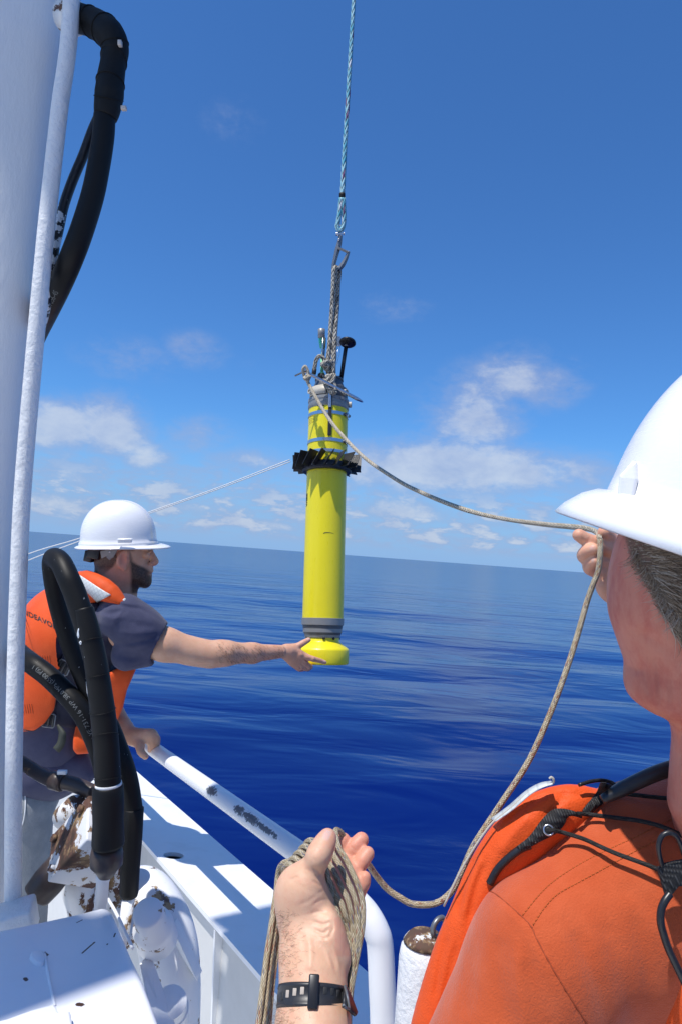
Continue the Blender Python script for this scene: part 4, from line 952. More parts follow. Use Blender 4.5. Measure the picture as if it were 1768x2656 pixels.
    lat('collar_clamp', [(z(1184), R+.0005), (z(1183.5), R+.003), (z(1176), R+.003), (z(1175.5), R+.0005)], M['steel'])
    nf = 18; h0 = z(vc)
    proto = None
    for k in range(nf):
        a = rad(k*360/nf+4); n = math.cos(a)*n0+math.sin(a)*n1; t_ = np.cross(ax, n)
        # blades pitched like a turbine: each a thin rectangle
        pitch = rad(32); e = unit(ax*math.cos(pitch)+t_*math.sin(pitch)); nn_ = np.cross(n, e)
        if proto is None:
            V, F = boxv((0, 0, 0), (.0275, 0, 0), (0, .036, 0), (0, 0, .0013)); V = V*1.0
            V[:, 0] += .0275; 
            proto = mesh('fin', V, F, False)
        o = link('fin', proto if k == 0 else proto, None, r)
        if k == 0: proto.materials.append(M['fin'])
        c = Bw+ax*(h0+.026)+n*(CRg-.012)
        o.matrix_world = Matrix(((n[0], e[0], nn_[0], c[0]), (n[1], e[1], nn_[1], c[1]), (n[2], e[2], nn_[2], c[2]), (0, 0, 0, 1)))
    for k in range(10):
        a = rad(k*36); n = math.cos(a)*n0+math.sin(a)*n1; p = Bw+ax*(h0+.002)+n*(CRg+.002); V, F = lathe(p, p+n, [(0, .0035), (.003, .003)], 6); MB().add(V, F).build('collar_screw', M['dullsteel'], r)
    # --- antenna with flat round top
    mb = MB(); a0, a1 = P(883, 992, 2.93), P(897, 896, 2.90); mb.tube([a0, a1], .0085, 14); mb.build('antenna_mast', M['black'], r)
    V, F = lathe(a1, a1+(a1-a0), [(-.002, .009), (.012, .0095), (.02, .0075)], 14); MB().add(V, F).build('antenna_collar', M['greycap'], r)
    c = P(901, 888, 2.89); up_ = unit(ax+FW*.30+CR*.10)
    V, F = lathe(c, c+up_, [(-.008, .0), (-.008, .028), (-.003, .0345), (.002, .0335), (.006, .015), (.008, 0)], 36); MB().add(V, F).build('antenna_disc', M['black'], r)
    V, F = lathe(c+up_*.006, c+up_*.02, [(0, .004), (.005, .003), (.006, 0)], 10); MB().add(V, F).build('antenna_tip', M['cable_tie'], r)
    # --- conductivity sensor: clear and green guard, sleeves
    V, F = lathe(P(835, 970, 2.90), P(837, 853, 2.92), [(0, .012), (.004, .012), (.005, .007), (.075, .007), (.0755, .004), (.17, .004)], 16); MB().add(V, F).build('sensor_stem', M['palegreen'], r)
    V, F = lathe(P(833, 982, 2.90), P(835, 966, 2.90), [(0, .017), (.018, .0155), (.022, .010)], 18); MB().add(V, F).build('stem_boot', M['ink'], r)
    V, F = lathe(P(837, 905, 2.915), P(835, 854, 2.915), [(0, .004), (.004, .012), (.030, .0155), (.045, .0155), (.046, .0150)], 20); MB().add(V, F).build('green_guard', M['green'], r)
    V, F = lathe(P(834, 876, 2.90), P(834, 852, 2.90), [(0, .0150), (.036, .0150), (.037, .012), (.0375, 0)], 20); MB().add(V, F).build('sensor_head', M['greycap'], r)
    for u in (838, 843):
        mb = MB(); mb.tube([P(u, 876, 2.885), P(u-3, 930, 2.885)], .0028, 8); mb.build('sensor_rod', M['steel'] if u == 838 else M['ink'], r)
    V, F = lathe(P(878, 898, 2.95), P(877, 872, 2.95), [(0, .005), (.004, .009), (.03, .009), (.034, .011), (.040, .0105), (.042, 0)], 16); MB().add(V, F).build('white_sensor', M['white'], r)
    V, F = boxv(P(862, 874, 2.95), CR*.003, CUP*.014, FW*.008); MB().add(V, F).build('green_guard', M['green'], r, bevel=.001)
    V, F = lathe(P(867, 980, 2.93), P(868, 942, 2.93), [(0, .012), (.01, .006), (.055, .005)], 14); MB().add(V, F).build('black_post', M['ink'], r)
    mb = MB(); mb.tube([P(877, 897, 2.95), P(874, 925, 2.95), P(868, 955, 2.94)], .0008, 5); mb.tube([P(882, 897, 2.95), P(881, 915, 2.95), P(873, 945, 2.94)], .0008, 5); mb.build('fine_wire', M['steel'], r)
    rebase(r, Bw); return Bw, ax, at, on
M['fin'] = pm('black_fin_plastic', (0.016, 0.016, 0.020), 0.45, bump=0.05)
FB, FAX, FAT, FON = build_float()
def knot(c, r, size, mat, parent, name='knot', seed=1, loops=2):
    """a tight little knot: wound turns of line round a point"""
    rng = random.Random(seed); mb = MB()
    for l in range(loops):
        a1 = unit([rng.uniform(-1, 1), rng.uniform(-.4, .4), rng.uniform(-1, 1)]); a2 = unit(np.cross(a1, unit([rng.uniform(-.3, .3), rng.uniform(-.3, .3), 1])))
        ts = np.linspace(0, 2*math.pi, 20, endpoint=False); off = np.array([rng.uniform(-.3, .3)*size for _ in range(3)])
        mb.tube([np.asarray(c)+off+size*(math.cos(t)*a1+.7*math.sin(t)*a2)+.25*size*math.sin(2*t)*unit([0, 0, 1]) for t in ts], r, 10, closed=True, uvs=True)
    return mb.build(name, mat, parent)
def build_rigging():
    # lifting line
    r = thing('lifting_line', 'light blue braided lifting line with a taped eye, running up out of frame', 'rope')
    top = [(955, -560, 3.03), (935, -260, 3.0), (917, 0, 2.97), (908, 150, 2.955), (899, 300, 2.945), (893, 400, 2.94), (889, 480, 2.935), (887, 512, 2.935)]
    mb = MB(); mb.tube(path_uvd(top, 10), [.0085, .0085, .0088, .0092, .0098, .0105, .0108], 14, uvs=True); mb.build('rope', M['bluerope'], r)
    mb = MB(); mb.tube(path_uvd([(887, 502, 2.935), (887, 516, 2.935)], 3), .0128, 14); mb.build('tape_band', M['tape'], r)
    eye_ = [(884, 514, 2.93), (881, 545, 2.93), (877, 572, 2.93), (874, 588, 2.93), (879, 597, 2.93), (887, 594, 2.93), (891, 580, 2.93), (892, 560, 2.93), (890, 514, 2.93)]
    mb = MB(); mb.tube(path_uvd(eye_, 8), .0092, 12, uvs=True); mb.build('rope_eye', M['bluerope'], r)
    rebase(r, P(880, 597, 2.93))
    # shackle
    r = thing('shackle', 'small steel shackle joining the blue rope eye to the release hook', 'shackle')
    mb = MB(); mb.tube(path_uvd([(877, 612, 2.93), (876, 600, 2.93), (877, 588, 2.93), (881, 584, 2.93), (886, 589, 2.93), (886, 601, 2.93), (885, 612, 2.93)], 6), .0042, 10); mb.build('bow', M['steel'], r)
    V, F = lathe(P(874, 607, 2.93), P(890, 606, 2.93), [(-.005, 0), (-.005, .0075), (.004, .0075), (.004, .0035), (.026, .0035), (.026, .006), (.031, .006), (.031, 0)], 12); MB().add(V, F).build('pin', M['steel'], r, auto=40)
    rebase(r, P(880, 612, 2.93))
    # release hook: bent flat bar with a triangular trigger frame
    r = thing('release_hook', 'grey steel release hook with triangular trigger frame above the float', 'hook')
    def bar(nm, pts, w, t, par=r):
        mb = MB(); p = path_uvd(pts, 6); mb.tube(p, w, 4, flat=t/(w if np.ndim(w) == 0 else w[1]), up=tuple(FW)); o = mb.build(nm, M['dullsteel'], par, smooth=False, bevel=.001); return o
    bar('hook_bar', [(883, 610, 2.93), (880, 630, 2.93), (875, 648, 2.93), (870, 668, 2.93), (866, 684, 2.93), (864, 698, 2.93)], [.008, .011, .0115, .010, .009, .008], .006)
    bar('trigger_arm', [(876, 642, 2.92), (888, 648, 2.92), (903, 655, 2.92)], .006, .007)
    bar('trigger_side', [(904, 652, 2.92), (897, 670, 2.92), (888, 687, 2.92), (878, 700, 2.92)], [.0065, .009, .011, .009], .007)
    bar('hook_tip', [(862, 696, 2.93), (872, 702, 2.93), (882, 698, 2.93)], .007, .008)
    V, F = lathe(P(879, 622, 2.91), P(879, 622, 2.95), [(0, 0), (0, .005), (.03, .005), (.03, 0)], 12); MB().add(V, F).build('pivot_bolt', M['steel'], r)
    rebase(r, P(870, 702, 2.93))
    # strop: a long loop down to the float with knots
    r = thing('braided_strop', 'grey-beige braided strop looped from the hook to the float top, knotted', 'rope')
    mb = MB()
    mb.tube(path_uvd([(872, 694, 2.915), (868, 700, 2.905), (866, 730, 2.91), (863, 780, 2.91), (859, 840, 2.90), (855, 900, 2.89), (851, 935, 2.885), (852, 968, 2.88)], 8), [.0125, .0130, .0115, .0105, .0105, .0105, .011], 14, uvs=True)
    mb.build('near_leg', M['strop'], r)
    mb = MB()
    mb.tube(path_uvd([(872, 694, 2.925), (879, 704, 2.93), (877, 740, 2.93), (874, 800, 2.92), (869, 860, 2.90), (866, 920, 2.885), (863, 972, 2.87)], 8), [.012, .011, .0085, .0095, .0105, .011, .0105], 14, uvs=True)
    mb.build('far_leg', M['strop'], r)
    mb = MB(); mb.tube(path_uvd([(861, 935, 2.87), (852, 945, 2.865), (843, 950, 2.87), (842, 940, 2.88), (838, 928, 2.88), (828, 924, 2.88), (820, 935, 2.88), (817, 950, 2.88), (815, 960, 2.88)], 6), .0085, 12, uvs=True); mb.build('loose_tail', M['strop'], r)
    V, F = lathe(P(816, 957, 2.88), P(814, 972, 2.88), [(0, .0095), (.022, .0095), (.023, 0)], 12); MB().add(V, F).build('taped_end', M['ink'], r)
    knot(P(846, 946, 2.865), .0075, .015, M['strop'], r, seed=3, loops=3); knot(P(856, 983, 2.85), .0085, .019, M['strop'], r, seed=5, loops=3)
    knot(P(862, 1008, 2.835), .0085, .016, M['strop'], r, seed=9, loops=2)
    mb = MB(); mb.tube(path_uvd([(853, 972, 2.85), (852, 990, 2.84), (855, 1008, 2.835), (866, 1020, 2.83)], 5), .009, 10, uvs=True); mb.tube(path_uvd([(846, 975, 2.855), (860, 985, 2.84), (868, 1000, 2.835), (870, 1014, 2.83)], 5), .008, 10, uvs=True)
    mb.tube(path_uvd([(868, 978, 2.85), (850, 1003, 2.83), (862, 1012, 2.83), (873, 1020, 2.83)], 5), .0075, 10, uvs=True); mb.build('knot_turns', M['strop'], r)
    rebase(r, P(860, 1010, 2.85))
    # toggle pin across the top
    r = thing('toggle_pin', 'slim steel release pin stuck slantwise through the strop knot', 'pin')
    a, b = P(785, 960, 2.80), P(941, 1043, 2.86); d = unit(b-a)
    L = np.linalg.norm(b-a); V, F = lathe(a, b, [(0, 0), (0, .007), (.008, .008), (.02, .0062), (L-.03, .0075), (L-.006, .0045), (L, .001)], 16); MB().add(V, F).build('rod', M['steel'], r)
    mb = MB(); mb.tube([P(765, 975, 2.80), P(786, 965, 2.80), P(796, 962, 2.795)], .0035, 8); mb.build('cross_pin', M['dullsteel'], r)
    V, F = lathe(P(786, 958, 2.81), P(786, 958, 2.77), [(0, 0), (0, .006), (.03, .006), (.031, 0)], 6); MB().add(V, F).build('nut', M['steel'], r)
    rebase(r, b)
    # tag line: knot at the pin, out to the raised hand, down to the coil
    r = thing('tag_line', 'tan braided line from the float pin through the raised hand to the coil', 'rope')
    mb = MB()
    seg = [(796, 984, 2.77), (803, 1000, 2.76), (818, 1028, 2.73), (840, 1066, 2.68), (866, 1104, 2.62), (891, 1133, 2.56), (922, 1166, 2.48), (958, 1198, 2.39), (1005, 1230, 2.26), (1049, 1257, 2.15), (1095, 1279, 2.03), (1139, 1298, 1.92), (1190, 1317, 1.79), (1240, 1332, 1.66), (1300, 1345, 1.50), (1353, 1353, 1.37), (1420, 1361, 1.22), (1477, 1366, 1.12), (1520, 1371, 1.04), (1545, 1380, .975), (1555, 1400, .934)]
    mb.tube(path_uvd(seg, 8), [.0068]*5+[.0062]*6+[.0045]*4+[.0037]*2, 12, uvs=True); mb.build('upper_run', M['farline'], r)
    mb = MB()
    seg = [(1555, 1400, .934), (1555, 1440, .929), (1550, 1480, .928), (1537, 1515, .928), (1520, 1563, .928), (1497, 1645, .92), (1466, 1742, .905), (1426, 1849, .89), (1370, 1973, .875), (1297, 2086, .865), (1229, 2190, .855), (1196, 2262, .85), (1170, 2312, .85), (1128, 2343, .85), (1071, 2345, .85), (1036, 2328, .85), (1004, 2306, .85), (975, 2272, .845), (952, 2240, .83), (925, 2222, .80)]
    mb.tube(path_uvd(seg, 10), .0038, 14, uvs=True); mb.build('lower_run', M['line'], r)
    mb = MB(); mb.tube(path_uvd([(789, 975, 2.78), (786, 958, 2.77), (792, 950, 2.77), (799, 962, 2.77), (799, 978, 2.77), (793, 984, 2.77), (789, 975, 2.78)], 6), .006, 10, uvs=True); mb.build('hitch', M['farline'], r)
    knot(P(797, 982, 2.765), .0062, .011, M['farline'], r, seed=12, loops=2)
    global TAG; TAG = r
    # light twin lines running off to the left
    for k, (va, vb, db) in enumerate(((1192, 1440, 1.75), (1197, 1451, 1.73))):
        mb = MB(); mb.tube(path_uvd([(752+2*k, va, 2.82), (560, 1267+4*k, 2.86), (385, 1329+4*k, 2.90), (213, 1394+7*k, 2.95), (70, vb+k*6-2, 3.0), (-160, vb+92+k*12, 3.08)], 6), .0019, 6)
        o = mb.build('white_line', M['whitecord']); tag(o, ('upper' if k == 0 else 'lower')+' of two thin white cords running left from the finned collar', 'cord', 'thin white cords to the float collar')
M['whitecord'] = pm('white_cord', (0.72, 0.72, 0.70), 0.6)
build_rigging()
# ================================================================== PEOPLE: shared
def skin_mat(name, c1, c2, rosy, hairc=(0.018, 0.012, 0.010), flush=None):
    m = bpy.data.materials.new(name); m.use_nodes = True; t = NT(m.node_tree); t.n.clear()
    b = t.n.new('ShaderNodeBsdfPrincipled'); o = t.n.new('ShaderNodeOutputMaterial'); t.l.new(b.outputs[0], o.inputs[0])
    oc = t.n.new('ShaderNodeTexCoord').outputs['Object']
    def at(n): a = t.n.new('ShaderNodeAttribute'); a.attribute_name = n; return a.outputs['Fac']
    n1 = t.noise(oc, 22, 5, 0.65); n2 = t.noise(oc, 140, 4, 0.7); n3 = t.noise(oc, 700, 3, 0.6)
    c = t.mix(t.ramp(n1, 0.35, 0.65), c1, c2)
    c = t.mix(t.math('MULTIPLY', t.ramp(n2, 0.45, 0.7), 0.25), c, rosy)
    c = t.mix(t.math('MULTIPLY', at('rosy'), 0.8), c, rosy)
    bl = t.noise(t.mapping(oc, (1, 1, 0.45)), 38, 5, 0.65)
    c = t.mix(t.math('MULTIPLY', at('blotch'), t.ramp(bl, 0.38, 0.72, 0.72, 1.0)), c, t.mix(t.ramp(bl, 0.32, 0.80), (0.55, 0.155, 0.105), (0.46, 0.11, 0.078)))
    hb = t.ramp(t.noise(oc, 260, 3, 0.7), 0.35, 0.6)
    c = t.mix(t.math('MULTIPLY', at('beard'), t.ramp(hb, 0, 1, 0.88, 1.0)), c, hairc)
    c = t.mix(at('nail'), c, (0.62, 0.40, 0.34))
    t.l.new(c, b.inputs['Base Color']); t.put(b.inputs['Roughness'], 0.48)
    b.inputs['Subsurface Weight'].default_value = 0.25; b.inputs['Subsurface Radius'].default_value = (1.0, 0.35, 0.2); b.inputs['Subsurface Scale'].default_value = 0.006
    b.inputs['Specular IOR Level'].default_value = 0.38
    h = t.math('ADD', t.math('MULTIPLY', n3, 0.25), t.math('MULTIPLY', t.noise(oc, 260, 4, 0.65), 0.6))
    t.l.new(t.bump(h, 0.35, 0.0012), b.inputs['Normal'])
    return m
def cloth_mat(name, c1, c2, weave=1400, fuzz=0.15, fold=0.0, rough=0.85, fs=9, cs=18):
    def f(t, b, oc, c):
        n = t.noise(oc, weave*0.35, 2, 0.6); n2 = t.noise(oc, fs, 4, 0.55, 0.8)
        h = t.math('ADD', t.math('MULTIPLY', n, 0.20), t.math('MULTIPLY', n2, fold))
        t.l.new(t.bump(h, 0.7, 0.006), b.inputs['Normal'])
        lint = t.ramp(t.noise(oc, 420, 2, 0.5), 0.74, 0.80, 0, 0.5)
        t.l.new(t.mix(lint, c, tuple(min(1, q*1.5+.05) for q in c2)), b.inputs['Base Color'])
    return pm(name, c1, rough, col2=c2, cs=cs, cmix=(0.35, 0.75), extra=f, sheen=fuzz, spec=0.25)
M['navy'] = cloth_mat('washed_navy_cotton', (0.050, 0.052, 0.098), (0.066, 0.068, 0.118), fold=0.5)
M['shorts'] = cloth_mat('grey_cotton', (0.20, 0.22, 0.24), (0.26, 0.28, 0.30), fold=1.0, fs=14)
M['orange_shirt'] = cloth_mat('washed_orange_cotton', (0.46, 0.074, 0.018), (0.51, 0.092, 0.027), fold=0.8, fuzz=0.25, fs=8, cs=26)
M['vest'] = cloth_mat('orange_nylon', (0.70, 0.080, 0.010), (0.75, 0.095, 0.014), fold=0.6, rough=0.55, fuzz=0.05, fs=12)
def weave(t, b, oc, c):
    x, y, z = t.sep(t.vmath('SCALE', t.mapping(oc, rot=(0.6, 0.3, 0.8)), sc=1500.0)); g = t.math('MULTIPLY', t.math('SINE', x), t.math('SINE', y))
    t.l.new(t.bump(g, 0.8, .0008), b.inputs['Normal']); t.l.new(t.mix(t.ramp(g, 0.1, 0.9), (0.008, 0.008, 0.009), (0.05, 0.05, 0.05)), b.inputs['Base Color'])
M['webbing'] = pm('black_webbing', (0.012, 0.012, 0.013), 0.75, extra=weave)
M['piping'] = pm('black_piping', (0.014, 0.014, 0.016), 0.35)
M['navylining'] = pm('dark_navy_lining', (0.010, 0.011, 0.028), 0.75, bump=0.3, bs=40, bd=.003)
def reflective(t, b, oc, c):
    v = t.mapping(oc, rot=(0.2, 0.5, 0.3)); x, y, z = t.sep(t.vmath('SCALE', v, sc=520.0))
    g = t.math('MAXIMUM', t.math('SINE', x), t.math('SINE', z)); t.l.new(t.mix(t.ramp(g, 0.55, 1.0, 0, 0.4), c[:3], (0.32, 0.33, 0.33)), b.inputs['Base Color'])
M['reflective'] = pm('silver_reflective_tape', (0.62, 0.64, 0.62), 0.4, extra=reflective)
def scuffed(t, b, oc, c):
    a = t.noise(t.mapping(oc, (1, 1, 6), rot=(.4, .9, .2)), 40, 5, 0.75); e = t.ramp(a, 0.68, 0.72, 0, 0.18); d = t.ramp(t.noise(oc, 9, 5, 0.6), 0.5, 0.8, 0, 0.16)
    t.l.new(t.mix(e, t.mix(d, (0.80, 0.80, 0.81), (0.55, 0.50, 0.42)), (0.42, 0.42, 0.42)), b.inputs['Base Color']); t.put(b.inputs['Roughness'], t.ramp(a, 0.4, 0.75, 0.22, 0.34))
M['hat'] = pm('white_hard_hat_plastic', (0.80, 0.81, 0.83), 0.22, coat=0.3, extra=scuffed)
M['hatgrey'] = pm('grey_suspension_plastic', (0.20, 0.195, 0.19), 0.5)
M['hair_dark'] = pm('dark_brown_hair', (0.020, 0.014, 0.011), 0.6, bump=0.9, bs=300, bd=.002)
def E(c, fwd, up, side): return np.asarray(c, float), unit(fwd), unit(up), unit(side)
def hard_hat(name, C, fwd, up, a, b, H, parent, brim=0.04, tip=0.055, drop=0.022, lug=None, label=None, band=True):
    """C: centre of the rim plane; a, b half length and half width; H height. Eye's axes."""
    fwd = unit(fwd); up = unit(up-fwd*np.dot(up, fwd)); side = np.cross(fwd, up)
    nt = 96; th = np.linspace(0, 2*math.pi, nt, endpoint=False)
    rings = []
    def ring(f): rings.append([toW(C+f(t)) for t in th])
    K0 = 26
    for i in range(K0):
        s = (i+0.25)/K0*math.pi/2; q = math.sin(s)**0.92; hgt = H*math.cos(s)**0.86
        def f(t, q=q, hgt=hgt, s=s):
            rr = 1.0
            # three moulded ridges over the crown
            lat = b*q*math.sin(t); rid = sum(math.exp(-((lat-o)/.007)**2) for o in (-.030, 0, .030))*0.0016*math.exp(-((s-.55)/.62)**4)
            return fwd*a*q*math.cos(t)*rr+side*b*q*math.sin(t)*rr+up*(hgt+rid+drop)
        ring(f)
    if band:
        for dz, ex in ((-.001, .0015), (-.0035, .0045), (-.008, .005), (-.014, .0050)):
            ring(lambda t, dz=dz, ex=ex: fwd*(a+ex)*math.cos(t)+side*(b+ex)*math.sin(t)+up*(drop+dz))
        base = (-.014, .005)
    else: base = (0, 0); ring(lambda t: fwd*(a+.001)*math.cos(t)+side*(b+.001)*math.sin(t)+up*(drop-.002))
    def ext(t):
        c = math.cos(t); f = max(0, c)**2.2; return brim*(0.45 if band else 0.75)+(tip-brim*0.45)*f if c > 0 else brim*(0.45+0.25*abs(c)**2) if band else brim*0.75
    for k, w_ in ((0.25, .10), (0.55, .32), (0.85, .70), (1.0, 1.0)):
        def f(t, k=k, w_=w_):
            e_ = ext(t); d = unit(fwd*math.cos(t)/a+side*math.sin(t)/b); ff = max(0, math.cos(t))**2
            return fwd*(a+base[1])*math.cos(t)+side*(b+base[1])*math.sin(t)+d*e_*k+up*((drop+base[0])*(1-w_)-(0.006*ff if band else 0)*w_)
        ring(f)
    V = [p for r_ in rings for p in r_]; n = len(rings); V.append(toW(C+up*(H+drop+.0012)))
    F = [(i*nt+k, (i+1)*nt+k, (i+1)*nt+(k+1) % nt, i*nt+(k+1) % nt) for i in range(n-1) for k in range(nt)]+[(len(V)-1, k, (k+1) % nt) for k in range(nt)]
    o = link(name, mesh(name, V, F), M['hat'], parent); fixnormals(o)
    if np.dot(np.array(o.data.polygons[-1].normal), toW(up)-EYE) < 0: o.data.flip_normals()
    s_ = o.modifiers.new('thick', 'SOLIDIFY'); s_.thickness = 0.0032; s_.offset = -1
    if label: o['label'] = label
    return o, fwd, up, side
# ================================================================== MAN ON THE LEFT
def build_left_man():
    D = 2.40
    r = thing('person', 'bearded man in white hard hat and orange life vest reaching out to steady the float', 'person')
    k_ = lambda u, v, d=0.0: K(u, v, D+d)
    px = D/FPX
    # ---------- head, neck and arms: one skin
    S = Sculpt(None, None, 0.0029)
    E1 = np.array([1, 0, 0.]); E2 = np.array([0, 1., 0]); E3 = np.array([0, 0, 1.])
    # skull, jaw, neck
    S.ell(k_(308, 1412), (E1*.098, E2*.088, E3*.077), .01)
    S.ell(k_(338, 1445), (E1*.066, E2*.085, E3*.064), .025)
    S.ell(k_(352, 1490), (E1*.052, E2*.040, E3*.052), .02)                       # jaw
    S.ell(k_(377, 1508), (E1*.022, E2*.024, E3*.028), .015)                      # chin beard
    S.cone(k_(296, 1465), k_(285, 1560), .060, .066, .03)                        # neck
    S.cone(k_(325, 1500), k_(312, 1570), .045, .055, .02)
    S.ell(k_(385, 1417), (E1*.020, E2*.016, E3*.050), .012)                      # brow
    S.cone(k_(391, 1426), k_(405, 1455), .0062, .0098, .008)                     # nose
    S.ball(k_(401, 1459), .0118, .006); S.ball(k_(393, 1462, -.010), .0085, .005); S.ball(k_(393, 1462, .010), .0085, .005)
    S.ell(k_(383, 1440, -.034), (E1*.012, E2*.012, E3*.016), .012)               # cheek bones
    S.ell(k_(383, 1440, .034), (E1*.012, E2*.012, E3*.016), .012)
    S.ell(k_(384, 1478), (E1*.018, E2*.020, E3*.028), .010)                      # mouth mound
    S.ell(k_(391, 1481), (E1*.0075, E2*.0055, E3*.021), .004); S.ell(k_(388, 1493), (E1*.0075, E2*.0055, E3*.019), .004)
    S.ell(k_(396, 1487), (E1*.012, E2*.0012, E3*.024), .003, 'cut')
    for sg in (-1, 1):
        S.ell(k_(393, 1434, sg*.030), (E1*.009, E2*.0095, E3*.014), .006, 'cut'); S.ball(k_(380, 1436, sg*.030), .0125, .003)
        S.ell(k_(387, 1432, sg*.031), (E1*.0085, E2*.0028, E3*.015), .003)
    S.cone(k_(385, 1427), k_(397, 1450), .0085, .0088, .006); S.cone(k_(378, 1424), k_(380, 1445), .016, .016, .006, squash=(E3, .9))
    # near ear
    c = k_(321, 1450, -.0735)
    S.ell(c, (unit([.25, 1, 0])*.036, unit([1, -.25, 0])*.021, unit([-.3, 0, 1])*.010), .003); S.ell(c+[.004, .003, -.011], (unit([.25, 1, 0])*.024, unit([1, -.25, 0])*.012, E3*.009), .004, 'cut')
    S.ell(c+[.002, -.032, 0], (E1*.009, E2*.011, E3*.007), .004); S.ell(c+[.013, -.002, -.002], (E1*.005, E2*.008, E3*.006), .003)
    # torso core under the shirt keeps neck and arms one body
    def inhead(V):
        u = V[:, 0]/V[:, 2]*FPX+CU; v = CV-V[:, 1]/V[:, 2]*FPX; return u, v
    def beard(V):
        u, v = inhead(V)
        k = np.zeros(len(V))
        lo = np.interp(v, [1420, 1450, 1475, 1497, 1520, 1535], [331, 336, 344, 348, 346, 350]); hi = np.interp(v, [1420, 1440, 1455, 1464, 1474, 1486, 1500], [337, 344, 350, 362, 386, 402, 420])
        lo2 = np.interp(v, [1420, 1440, 1470, 1500], [330, 331, 334, 336])
        k = np.clip((u-lo2)/9, 0, 1)*np.clip((hi-u)/13, 0, 1)*np.clip((v-1418)/10, 0, 1)
        k *= np.clip(1-(v-1536)/6, 0, 1)
        lip = np.exp(-(((u-392)/7)**2+((v-1489)/4.5)**2)); k = k*(1-lip*.8)
        # hair below the hat and the eyebrow
        hair = np.clip((v-1500)/-30, 0, 1)*np.clip((np.interp(v, [1400, 1430, 1470, 1500], [352, 322, 298, 262])-u)/7, 0, 1)*np.clip((V[:, 2]-(D-.0865))/.004, 0, 1)
        hair2 = np.clip((1432-v)/8, 0, 1)*np.clip((352-u)/7, 0, 1)
        nape = np.clip((262-u)/10, 0, 1)*np.clip((1495-v)/10, 0, 1)
        br = np.exp(-(((u-395)/9)**2+((v-1423)/4)**2))*1.1
        ear = ((np.abs(u-320) < 17) & (np.abs(v-1450) < 28) & (V[:, 2] < D-.068))
        k = np.where(ear, 0, np.maximum.reduce([k*.95, hair*.9, hair2*.95, nape*.9, br])); return np.clip(k, 0, 1)
    def rosy(V):
        u, v = inhead(V); e = np.exp(-(((u-320)/18)**2+((v-1450)/30)**2))*(V[:, 2] < D-.066); n = np.exp(-(((u-403)/10)**2+((v-1460)/10)**2))
        w_ = np.where(u > 440, np.clip((u-560)/150, 0, 1)*.25, 0); return np.clip(e+n*.6+w_, 0, 1)
    # right arm (near) out to the float cup, finer grid
    T = Sculpt(None, None, 0.0032)
    T.cone(k_(330, 1640, -.08), k_(430, 1672, -.06), .062, .055, .02)
    T.cone(k_(430, 1672, -.06), k_(545, 1700, -.02), .055, .043, .02)
    T.cone(k_(500, 1690, -.03), k_(585, 1695, .0), .040, .042, .02, squash=(E2, .95))
    T.cone(k_(575, 1694, .0), k_(655, 1694, .07), .0425, .033, .02)
    T.cone(k_(655, 1694, .07), k_(728, 1690, .13), .033, .024, .02, squash=(E3, .85))
    # ---- hand around the cup. knuckle plane faces the eye
    H = Sculpt(None, None, 0.0017)
    h_ = lambda u, v, z: K(u, v, z)
    H.cone(h_(715, 1690, 2.525), h_(748, 1690, 2.545), .0225, .024, .012, squash=(E3, .8))
    H.chain([h_(745, 1690, 2.55), h_(768, 1698, 2.56), h_(786, 1708, 2.575)], [.024, .026, .024], .012, squash=(unit([0, .3, 1]), .62))
    H.chain([h_(745, 1700, 2.55), h_(762, 1716, 2.565), h_(776, 1726, 2.58)], [.020, .022, .019], .012, squash=(unit([0, .5, 1]), .65))
    H.chain([h_(742, 1682, 2.55), h_(757, 1680, 2.56), h_(772, 1676, 2.565), h_(786, 1668, 2.57), h_(800, 1660, 2.585)], [.015, .015, .0125, .0115, .0095], .008)  # thumb
    H.chain([h_(780, 1699, 2.565), h_(800, 1705, 2.565), h_(815, 1710, 2.575), h_(831, 1714, 2.59), h_(842, 1718, 2.60)], [.0125, .0105, .0105, .0088, .0078], .007)   # index
    H.chain([h_(778, 1709, 2.575), h_(792, 1720, 2.585), h_(803, 1729, 2.61), h_(806, 1730, 2.64)], [.0125, .0108, .0102, .009], .005)
    H.chain([h_(772, 1718, 2.58), h_(782, 1727, 2.59), h_(793, 1734, 2.61), h_(800, 1735, 2.645)], [.0122, .0108, .010, .009], .005)
    H.chain([h_(764, 1724, 2.58), h_(770, 1731, 2.59), h_(778, 1736, 2.61), h_(786, 1736, 2.64)], [.0108, .0098, .009, .008], .005)
    for a, b in (((790, 1711), (800, 1717)), ((782, 1722), (790, 1729)), ((774, 1728), (780, 1734))): H.chain([h_(a[0], a[1], 2.56), h_(b[0], b[1], 2.575)], [.002, .002], .003, 'cut')
    H.ball(h_(779, 1699, 2.553), .0085, .008); H.ball(h_(777, 1711, 2.565), .008, .008); H.ball(h_(811, 1709, 2.567), .0092, .004)
    for q in ((814, 1706.5, 2.556), (812, 1706, 2.556)): pass
    def nails(V):
        u, v = inhead(V); n = np.exp(-(((u-841)/4)**2+((v-1715)/3)**2))+np.exp(-(((u-799)/4)**2+((v-1656.5)/3)**2)); return np.clip(n*1.2, 0, 1)*(V[:, 2] < 2.62)
    # left arm (far) to the rail
    G = Sculpt(None, None, 0.0026)
    g_ = lambda u, v, z=2.44: K(u, v, z)
    G.chain([g_(230, 1740, 2.55), g_(290, 1842, 2.52), g_(322, 1890, 2.48)], [.048, .040, .031], .02)
    G.chain([g_(318, 1885, 2.48), g_(338, 1908, 2.46), g_(350, 1916, 2.45)], [.030, .028, .026], .015)
    G.chain([g_(338, 1905, 2.46), g_(365, 1908, 2.445), g_(392, 1906, 2.44)], [.026, .026, .022], .012)
